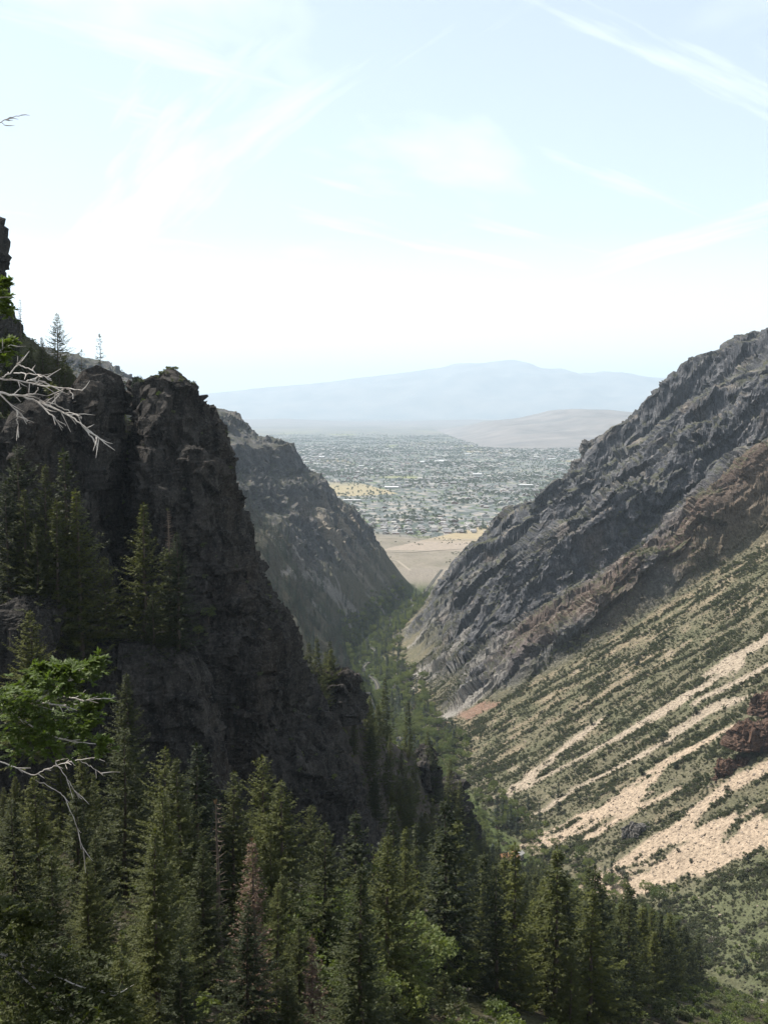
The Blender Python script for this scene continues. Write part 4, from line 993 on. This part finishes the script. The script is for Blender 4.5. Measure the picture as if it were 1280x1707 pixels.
# shrubs rooted on the ledges of the crag
tw = bpy.data.objects['rock_tower'].data; nv = len(tw.vertices)
co = np.empty(nv * 3, np.float32); tw.vertices.foreach_get('co', co); co = co.reshape(-1, 3)
no = np.empty(nv * 3, np.float32); tw.vertices.foreach_get('normal', no); no = no.reshape(-1, 3)
kk = np.nonzero((np.abs(no[:, 2]) > 0.32) & (co[:, 1] < 250) & (co[:, 2] > -95) & (no[:, 2] > 0))[0]
pick = rng.choice(kk, min(len(kk), 150), replace=False)
mass('ledge_shrubs', co[pick] - np.array([0, 0, 0.15]), rng.uniform(0.25, 0.8, len(pick)), rng.uniform(0, 6.28, len(pick)), BUSH[:3] + BUSHG[:1], 'small shrubs and tufts on the ledges of the rock tower', 8)
for q, h_, lab_ in ((( 350, 1040), 3.6, 'green shrub on a ledge low on the rock tower'), ((330, 1058), 2.6, 'small green shrub beside another on the tower ledge')):
    d_ = np.array(from_angle(q[0], q[1], 1.0)); d_ /= np.linalg.norm(d_)
    pr = co @ d_; off = np.linalg.norm(co - pr[:, None] * d_, axis=1); near_ = np.nonzero(off < 1.0)[0]
    b_ = co[near_[np.argmin(pr[near_])]]
    place('ledge_shrub', BROAD[0], float(b_[0]), float(b_[1]) - 0.4, h_, 9, lab_, 'shrub', z=float(b_[2]) - 0.5)
# ------------------------------------------------------------------ the fir whose branches reach in from the side (trunk just outside the frame)
YT = 11.0
gz_ = float(ground_z(-5.6, YT))
near_tree = empty('near_fir_tree', (-5.6, YT, gz_))
tag(near_tree, 'near fir reaching in from the side with white dead branches and bright green boughs', 'tree')
def wp(u, v, dy=0.0):
    q = from_angle(u, v, YT + dy); return np.array(q) - np.array([-5.6, YT, gz_])
def dense(pts, n=6, jit=0.0, r=None):
    pts = np.array(pts, float); t0 = np.arange(len(pts)); tt = np.linspace(0, len(pts) - 1, (len(pts) - 1) * n + 1)
    o = np.column_stack([np.interp(tt, t0, pts[:, k]) for k in range(3)])
    ker = np.array([0.25, 0.5, 0.25]); 
    for _ in range(2):
        o[1:-1] = 0.25 * o[:-2] + 0.5 * o[1:-1] + 0.25 * o[2:]
    if jit: o[1:-1] += r.normal(0, jit, o[1:-1].shape)
    return o
fr = np.random.default_rng(77)
hT = 19.0
zt = np.linspace(-0.6, hT, 24)
tv, tf = tube_np([(np.column_stack([0.05 * np.sin(zt * 0.7), 0.05 * np.cos(zt * 0.9), zt]), 0.30 * (1 - 0.85 * zt / hT) + 0.02)], 12)
link('trunk', mesh_np('near_trunk', tv, tf, M_BARK), near_tree)
def stick(name, lines, r0, mat, dy=0.0, depth=0.5):
    paths = []
    for k, ln in enumerate(lines):
        q = [wp(u, v, dy + depth * 0.25 * math.sin(u * 0.03 + k)) for u, v in ln]
        if k == 0: q = [np.array([0.0, 0.0, q[0][2] + 0.15])] + q
        pts = dense(q, 5, 0.004, fr)
        rr = np.linspace(r0 if k == 0 else r0 * 0.55, 0.004, len(pts))
        paths.append((pts, rr))
        if k:   # a few bare twiglets
            pass
        for m in range(int(len(pts) * 0.28)):
            i = int(fr.integers(len(pts) // 3 if k == 0 else 1, len(pts))); d0 = unit(pts[min(i + 1, len(pts) - 1)] - pts[i - 1])
            d = unit(d0 + fr.normal(0, 0.5, 3)); L = fr.uniform(0.05, 0.22)
            mid = pts[i] + d * L * 0.5 + np.array([0, 0, -0.012])
            paths.append((np.array([pts[i], mid, pts[i] + d * L + np.array([0, 0, -0.05 * fr.random()])]), np.array([0.006, 0.0045, 0.002])))
    v_, f_ = tube_np(paths, 6)
    o = link(name, mesh_np(name, v_, f_, mat), near_tree)
    return o
def lab(o, text): o['label'] = text; return o
lab(stick('dead_branch', [[(-40, 628), (0, 632), (39, 635), (68, 643), (107, 647), (137, 651)], [(4, 629), (20, 620), (31, 607), (37, 602)], [(24, 622), (45, 622), (68, 625), (86, 632)], [(45, 636), (58, 631), (70, 626)], [(55, 641), (70, 634), (84, 642)], [(107, 647), (103, 655), (98, 660)], [(112, 648), (122, 657)], [(30, 608), (45, 613), (56, 617)]], 0.013, M_DEAD, -0.4), 'bare white branch, upper of two')
lab(stick('dead_branch', [[(-40, 650), (0, 654), (39, 661), (78, 674), (117, 692), (137, 708), (156, 723), (187, 747)], [(0, 657), (29, 684), (47, 702)], [(29, 684), (30, 700), (30, 712)], [(66, 668), (92, 673), (112, 684), (137, 697)], [(137, 708), (150, 725), (162, 742)], [(152, 721), (166, 729), (163, 740)], [(20, 658), (38, 660), (60, 655), (64, 650)], [(117, 692), (128, 689), (137, 696)], [(60, 668), (85, 690), (97, 700), (110, 710)]], 0.015, M_DEAD, -0.2), 'bare white branch, lower of two')
lab(stick('dead_branch', [[(-40, 1260), (10, 1272), (55, 1294), (75, 1284), (95, 1275), (130, 1267), (160, 1263)], [(95, 1275), (110, 1295), (125, 1318), (137, 1332)], [(135, 1268), (152, 1278), (172, 1290)], [(95, 1275), (93, 1268)], [(60, 1300), (95, 1318), (110, 1330), (130, 1380), (140, 1420)]], 0.008, M_DEAD, 0.6), 'bare grey branch under the bright bough')
lab(stick('dead_branch', [[(-60, 212), (0, 205), (14, 197), (36, 192)], [(2, 204), (10, 209)]], 0.007, M_DEAD, 0.0), 'thin bare twig against the sky')
def bough(name, wood, clumps, mat, n_tw, sp, ln, dy, label):
    w = stick('branch', wood, 0.018, M_DEAD, dy)
    B, D, U, LN = [], [], [], []
    for u, v, rpx in clumps:
        c = wp(u, v, dy + fr.normal(0, 0.18)); r_ = rpx / 1830 * YT
        for k in range(n_tw):
            d = unit(fr.normal(0, 1, 3) * np.array([1.0, 0.8, 0.55]) + np.array([0.35, -0.1, 0.12]))
            st = c + fr.normal(0, 0.45, 3) * r_
            s = np.linspace(0.05, 1, sp)
            L = r_ * fr.uniform(0.5, 1.1)
            base = st + d * (s * L)[:, None] + np.array([0, 0, -1.0]) * (0.18 * L * s ** 2)[:, None]
            side = unit(np.cross(d, np.array([0, 0, 1.0])))
            for sd in (-1, 1, 0):
                dd = unit(d * 0.75 + side * sd * fr.uniform(0.6, 1.0, (sp, 1)) + fr.normal(0, 0.22, (sp, 3)))
                B.append(base); D.append(dd); U.append(np.array([0, 0, 1.0]) + fr.normal(0, 0.4, (sp, 3))); LN.append(ln * fr.uniform(0.6, 1.3, sp))
    LN = np.concatenate(LN)
    me = sprigs_mesh(name, np.vstack(B), np.vstack(D), np.vstack(U), LN, LN * 0.42, mat)
    link('needles', me, w)
    return lab(w, label)
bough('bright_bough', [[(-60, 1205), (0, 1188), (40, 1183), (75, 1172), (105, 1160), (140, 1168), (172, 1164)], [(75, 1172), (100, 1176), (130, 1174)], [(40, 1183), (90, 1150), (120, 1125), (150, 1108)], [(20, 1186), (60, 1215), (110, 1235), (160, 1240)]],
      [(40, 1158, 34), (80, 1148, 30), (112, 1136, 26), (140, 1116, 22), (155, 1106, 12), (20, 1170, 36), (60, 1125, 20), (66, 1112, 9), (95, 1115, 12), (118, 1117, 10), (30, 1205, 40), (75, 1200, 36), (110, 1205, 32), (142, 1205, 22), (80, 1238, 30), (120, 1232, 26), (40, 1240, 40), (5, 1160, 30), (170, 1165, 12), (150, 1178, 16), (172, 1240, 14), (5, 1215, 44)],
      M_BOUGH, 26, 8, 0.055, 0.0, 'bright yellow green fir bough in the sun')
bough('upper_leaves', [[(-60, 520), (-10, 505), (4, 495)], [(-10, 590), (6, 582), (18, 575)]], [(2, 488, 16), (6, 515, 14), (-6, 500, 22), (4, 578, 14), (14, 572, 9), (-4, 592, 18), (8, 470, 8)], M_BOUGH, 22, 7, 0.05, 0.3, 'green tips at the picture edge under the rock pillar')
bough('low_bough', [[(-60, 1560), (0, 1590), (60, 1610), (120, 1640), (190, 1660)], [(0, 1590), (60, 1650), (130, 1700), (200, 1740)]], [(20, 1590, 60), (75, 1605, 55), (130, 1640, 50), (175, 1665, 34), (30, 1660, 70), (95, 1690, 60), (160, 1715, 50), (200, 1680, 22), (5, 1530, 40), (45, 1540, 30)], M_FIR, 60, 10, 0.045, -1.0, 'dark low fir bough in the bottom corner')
# ------------------------------------------------------------------ canyon road and the buildings by it
t = NT('asphalt'); nz = t.noise(t.pos(), 0.4, 4, 0.6); t.bsdf(t.mix(nz, rgb(0.040, 0.040, 0.040), rgb(0.065, 0.064, 0.06)), 1.0, None, 0.0); M_ROAD = t.m
t = NT('road_paint'); t.bsdf(rgb(0.30, 0.27, 0.16), 0.9); M_PAINT = t.m
ry = np.arange(430, 2250, 6.0); rx = np.interp(ry, [q[0] for q in ROAD], [q[1] for q in ROAD])
for _ in range(2): rx[1:-1] = 0.25 * rx[:-2] + 0.5 * rx[1:-1] + 0.25 * rx[2:]
tn = unit(np.column_stack([np.gradient(rx), np.gradient(ry)])); sd = np.column_stack([tn[:, 1], -tn[:, 0]])
def strip(off0, off1, dz):
    rows = []
    zc = np.max([ground_z(rx + sd[:, 0] * o, ry + sd[:, 1] * o) for o in (-4.5, 0, 4.5)], 0)
    for _ in range(4): zc[1:-1] = np.maximum(zc[1:-1], 0.5 * (zc[:-2] + zc[2:]))
    for o in (off0, off1): rows.append(np.column_stack([rx + sd[:, 0] * o, ry + sd[:, 1] * o, zc + dz]))
    return np.vstack(rows), grid_faces(2, len(rx))
v_, f_ = strip(-2.9, 2.9, 0.25)
road = tag(link('road', mesh_np('road', v_, f_[:, ::-1], M_ROAD)), kind='structure', label='grey road winding along the canyon floor')
v_, f_ = strip(-0.12, 0.12, 0.256); link('centre_line', mesh_np('centre_line', v_, f_[:, ::-1], M_PAINT), road)
t = NT('dirt_track'); nz = t.noise(t.pos(), 0.05, 4, 0.6); t.bsdf(t.mix(nz, rgb(0.20, 0.175, 0.135), rgb(0.26, 0.225, 0.18)), 0.95); M_TRACK = t.m
for pts in [[(-60, 2550), (60, 2530), (200, 2600), (420, 2580)], [(40, 2050), (60, 2200), (30, 2380), (-40, 2480)], [(-80, 2840), (150, 2760), (380, 2800), (700, 2870)], [(300, 3050), (380, 2800), (420, 2600)]]:
    q = np.array(pts, float); tt = np.linspace(0, len(q) - 1, 40); x_ = np.interp(tt, np.arange(len(q)), q[:, 0]); y_ = np.interp(tt, np.arange(len(q)), q[:, 1])
    nn = unit(np.column_stack([np.gradient(y_), -np.gradient(x_)])); 
    V_ = np.vstack([np.column_stack([x_ + nn[:, 0] * s_ * 3, y_ + nn[:, 1] * s_ * 3, np.maximum(height(x_, y_), PLAIN) + 0.5 if False else 0 * x_ + PLAIN + 1.2]) for s_ in (-1, 1)])
    tag(link('path', mesh_np('dirt_track', V_, grid_faces(2, 40), M_TRACK)), kind='structure', label='pale dirt track across the dry flats')

def flat_mat(name, c, rough=0.8):
    t = NT(name); nz = t.noise(t.coord('Object'), 0.7, 4, 0.6); oi = t.n.new('ShaderNodeObjectInfo')
    cc = t.mix(1.0, rgb(*[v * 0.72 for v in c]), t.grey(t.math('ADD', t.ramp(nz, 0.2, 0.8, 0.8, 1.1), t.math('MULTIPLY', t.math('SUBTRACT', oi.outputs['Random'], 0.5), 0.35))), 'MULTIPLY')
    t.bsdf(cc, rough); return t.m
M_WALLW = flat_mat('pale_wall', (0.55, 0.52, 0.46)); M_WALLB = flat_mat('brick_wall', (0.30, 0.20, 0.15)); M_TIMBER = flat_mat('timber_wall', (0.22, 0.14, 0.09))
M_ROOFO = flat_mat('orange_roof', (0.42, 0.225, 0.115)); M_ROOFG = flat_mat('grey_roof', (0.26, 0.25, 0.25)); M_ROOFW = flat_mat('white_roof', (0.66, 0.66, 0.65)); M_ROOFP = flat_mat('pale_roof', (0.42, 0.40, 0.37)); M_GLASS = flat_mat('window_glass', (0.03, 0.035, 0.045), 0.15)
def box_vf(x0, x1, y0, y1, z0, z1):
    v = [(x0, y0, z0), (x1, y0, z0), (x1, y1, z0), (x0, y1, z0), (x0, y0, z1), (x1, y0, z1), (x1, y1, z1), (x0, y1, z1)]
    return v, [(0, 3, 2, 1), (4, 5, 6, 7), (0, 1, 5, 4), (1, 2, 6, 5), (2, 3, 7, 6), (3, 0, 4, 7)]
def box(name, parent, b, mat):
    v, f = box_vf(*b); me = bpy.data.meshes.new(name); me.from_pydata(v, [], f); me.materials.append(mat); return link(name, me, parent)
def gable_roof(name, parent, hx, hy, z0, rise, over, mat, th=0.25):
    a, b = hx + over, hy + over
    v = [(-a, -b, z0 - 0.25), (a, -b, z0 - 0.25), (a, 0, z0 + rise), (-a, 0, z0 + rise), (a, b, z0 - 0.25), (-a, b, z0 - 0.25)]
    v += [(q[0], q[1], q[2] + th) for q in v]
    f = [(0, 3, 2, 1), (3, 5, 4, 2), (6, 7, 8, 9), (9, 8, 10, 11), (0, 1, 7, 6), (4, 5, 11, 10), (1, 2, 8, 7), (2, 4, 10, 8), (3, 0, 6, 9), (5, 3, 9, 11)]
    me = bpy.data.meshes.new(name); me.from_pydata(v, [], f); me.materials.append(mat); return link(name, me, parent)
def walls_gable(name, parent, hx, hy, z0, z1, rise, mat):
    v = [(-hx, -hy, z0), (hx, -hy, z0), (hx, hy, z0), (-hx, hy, z0), (-hx, -hy, z1), (hx, -hy, z1), (hx, hy, z1), (-hx, hy, z1), (-hx, 0, z1 + rise), (hx, 0, z1 + rise)]
    f = [(0, 1, 5, 4), (2, 3, 7, 6), (1, 2, 6, 9, 5), (3, 0, 4, 8, 7), (4, 5, 9, 8), (6, 7, 8, 9)]
    me = bpy.data.meshes.new(name); me.from_pydata(v, [], f); me.materials.append(mat); return link(name, me, parent)
def cabin(name, x_, y_, hx, hy, hw, rise, roof, wall, rz, label, chimney=True):
    e = empty(name, (x_, y_, float(ground_z(x_, y_)) + 0.2), rz); tag(e, label, 'house')
    walls_gable('wall', e, hx, hy, -3, hw, rise - 0.2, wall)
    r_ = gable_roof('roof', e, hx, hy, hw, rise, 0.6, roof)
    if chimney: box('chimney', r_, (hx * 0.4, hx * 0.4 + 0.8, 0.6, 1.4, hw + 0.4, hw + rise + 1.0), M_WALLB)
    d = box('door', e, (-0.5, 0.5, -hy - 0.06, -hy + 0.02, 0, 2.1), M_TIMBER); box('handle', d, (0.3, 0.38, -hy - 0.12, -hy - 0.06, 1.0, 1.1), M_GLASS)
    for s_ in (-0.6, 0.6):
        w = box('window', e, (s_ * hx - 0.6, s_ * hx + 0.6, -hy - 0.05, -hy + 0.02, 1.0, 2.2), M_ROOFW); box('pane', w, (s_ * hx - 0.5, s_ * hx + 0.5, -hy - 0.08, -hy - 0.05, 1.1, 2.1), M_GLASS)
    return e
cabin('cabin', 76, 650, 5.4, 4.2, 9.0, 3.0, M_ROOFO, M_TIMBER, 0.5, 'cabin with an orange brown roof among the trees by the road')
cabin('shed', 86, 672, 2.2, 1.6, 4.2, 1.1, M_ROOFP, M_WALLW, 0.9, 'small white shed between green trees beyond the cabin', False)

# ------------------------------------------------------------------ the town on the plain
def house_mesh(k):
    r = np.random.default_rng(900 + k); hx, hy, hw, rise = r.uniform(6, 9), r.uniform(4.5, 6), r.uniform(3.2, 5.5), r.uniform(1.6, 2.8)
    v = [(-hx, -hy, 0), (hx, -hy, 0), (hx, hy, 0), (-hx, hy, 0), (-hx, -hy, hw), (hx, -hy, hw), (hx, hy, hw), (-hx, hy, hw), (-hx, 0, hw + rise), (hx, 0, hw + rise)]
    f = [(0, 1, 5, 4), (2, 3, 7, 6), (1, 2, 6, 9, 5), (3, 0, 4, 8, 7)]
    o = 0.6; n = len(v)
    v += [(-hx - o, -hy - o, hw - 0.2), (hx + o, -hy - o, hw - 0.2), (hx + o, 0, hw + rise + 0.15), (-hx - o, 0, hw + rise + 0.15), (hx + o, hy + o, hw - 0.2), (-hx - o, hy + o, hw - 0.2)]
    f += [(n, n + 1, n + 2, n + 3), (n + 3, n + 2, n + 4, n + 5)]
    # garage wing and dark windows set proud of the wall
    m = len(v); b, bf = box_vf(hx * 0.2, hx, -hy - 4, -hy, 0, hw * 0.8); v += b; f += [tuple(q + m for q in c) for c in bf]
    nw = []
    for wx in (-0.65, -0.25):
        m = len(v); b, bf = box_vf(wx * hx - 0.8, wx * hx + 0.8, -hy - 0.08, -hy, 1.2, 2.6); v += b; f += [tuple(q + m for q in c) for c in bf]; nw += list(range(len(f) - 6, len(f)))
    me = bpy.data.meshes.new('house'); me.from_pydata(v, [], f)
    for mm in ([M_WALLW, M_WALLB, M_WALLW, M_WALLW][k % 4], [M_ROOFG, M_ROOFG, M_ROOFP, M_ROOFG][k % 4], M_GLASS): me.materials.append(mm)
    me.polygons[4].material_index = 1; me.polygons[5].material_index = 1
    for q in nw: me.polygons[q].material_index = 2
    return me
HOUSE = [house_mesh(k) for k in range(6)]
tr = np.random.default_rng(31)
def town_dens(x_, y_): return np.maximum(ss(-0.3, 0.1, fbm(x_ / 520, y_ / 800, 5.5, 3)), ss(3500, 3150, y_))
def town_points(n, y0, y1, a0=-0.20, a1=0.22):
    y_ = np.sqrt(tr.uniform(y0 ** 2, y1 ** 2, n)); x_ = tr.uniform(a0, a1, n) * y_
    # streets on a grid
    gx_ = np.round(x_ / 34) * 34 + tr.normal(0, 3, n); gy_ = np.round(y_ / 62) * 62 + np.where(tr.random(n) < 0.5, -14, 14) + tr.normal(0, 3, n)
    k = (tr.random(n) < town_dens(gx_, gy_) * ss(14500, 8000, gy_)) & (gy_ > 2900 + 120 * pn(gx_ / 300, 2.0)); return gx_[k], gy_[k]
hx_, hy_ = town_points(1900, 2880, 4300, -0.09, 0.20); o_ = np.argsort(hy_)[:300]
for i in o_:
    h = link('house', HOUSE[i % 6], None, (float(hx_[i]), float(hy_[i]), PLAIN - 0.1)); h.rotation_euler[2] = float(tr.choice([0, 1.5708, 3.1416]) + tr.normal(0, 0.06))
    tag(h, ('small house in the front rows of the town facing the dry flats' if hy_[i] < 3020 else 'small house in the middle rows of the near town quarter' if hy_[i] < 3200 else 'small house in the farther rows of the near town quarter'), 'house', 'houses of the town on the plain')
yl = float(hy_[o_[-1]])
fx_, fy_ = town_points(20000, yl, 16000)
mass('town_houses', np.column_stack([fx_, fy_, 0 * fx_ + PLAIN]), tr.uniform(0.8, 1.6, len(fx_)), tr.choice([0, 1.5708], len(fx_)), HOUSE, 'countless far houses of the hazy town', 11)
def shed_mesh(k):
    r = np.random.default_rng(950 + k); hx, hy, hw = r.uniform(12, 32), r.uniform(8, 18), r.uniform(5, 9)
    return hx, hy, hw
for i in range(28):
    y_ = float(np.sqrt(tr.uniform(3700 ** 2, 9000 ** 2))); x_ = float(tr.uniform(-0.09, 0.18) * y_)
    hx, hy, hw = shed_mesh(i)
    e = empty('warehouse', (x_, y_, PLAIN - 0.2), float(tr.normal(0, 0.15))); tag(e, 'long white roofed warehouse in the hazy town', 'building', 'warehouses of the town')
    box('wall', e, (-hx, hx, -hy, hy, 0, hw), M_WALLW)
    gable_roof('roof', e, hx, hy, hw + 0.3, hy * 0.16, 0.8, M_ROOFW, 0.5)
M_TOWNLEAF = leaf_material('town_leaves', (0.095, 0.12, 0.08), (0.165, 0.19, 0.12), 0.25)  # greyed leaves, part of the town's haze is put into their colour
TOWNTREE = [lump_meshes('town_tree', 700 + i, 10.0, 0.45, 9, 12, 2.6, M_TOWNLEAF, 0.1, 0.9)[0] for i in range(3)]
n = 300000
ty = np.sqrt(tr.uniform(2850 ** 2, 16000 ** 2, n)); tx = tr.uniform(-0.20, 0.22, n) * ty
k = (tr.random(n) < ss(15000, 7500, ty) * (0.12 + 0.88 * ss(-0.1, 0.3, fbm(tx / 160, ty / 300, 8.5, 3))) * (0.25 + 0.75 * town_dens(tx, ty))) & (ty > 2900 + 160 * pn(tx / 200, 7.0))
tx, ty = tx[k], ty[k]
mass('town_trees', np.column_stack([tx, ty, 0 * tx + PLAIN - 0.3]), tr.uniform(0.35, 1.0, len(tx)), tr.uniform(0, 6.28, len(tx)), TOWNTREE, 'masses of green trees filling the hazy town', 12)
n = 2600
ty = tr.uniform(2080, 2900, n); tx = tr.uniform(-0.06, 0.16, n) * ty; k = tr.random(n) < ss(-0.1, 0.4, fbm(tx / 60, ty / 120, 1.5, 3)); tx, ty = tx[k], ty[k]
mass('dry_scrub', np.column_stack([tx, ty, 0 * tx + PLAIN - 0.2]), tr.uniform(0.7, 2.0, len(tx)), tr.uniform(0, 6.28, len(tx)), BUSH, 'dry scrub dotting the brown flats at the canyon mouth', 13)
# ------------------------------------------------------------------ haze
hv = NT('haze_air')
pv = hv.n.new('ShaderNodeVolumePrincipled')
pv.inputs['Color'].default_value = (0.72, 0.87, 1.0, 1)
pv.inputs['Density'].default_value = 4.2e-5
pv.inputs['Density Attribute'].default_value = ''
pv.inputs['Anisotropy'].default_value = 0.15
hv.l.new(pv.outputs[0], hv.out.inputs['Volume'])
try: hv.m.cycles.homogeneous_volume = True
except Exception: pass
hx, hy0, hy1, hz0, hz1 = 61000, -2000, 61000, PLAIN - 2, 2100
hvv = [(sx, sy, sz) for sz in (hz0, hz1) for sy in (hy0, hy1) for sx in (-hx, hx)]
hme = bpy.data.meshes.new('haze')
hme.from_pydata(hvv, [], [(0, 2, 3, 1), (4, 5, 7, 6), (0, 1, 5, 4), (2, 6, 7, 3), (0, 4, 6, 2), (1, 3, 7, 5)])
hme.materials.append(hv.m)
tag(link('haze', hme), kind='stuff', label='thin blue haze filling the canyon and valley')
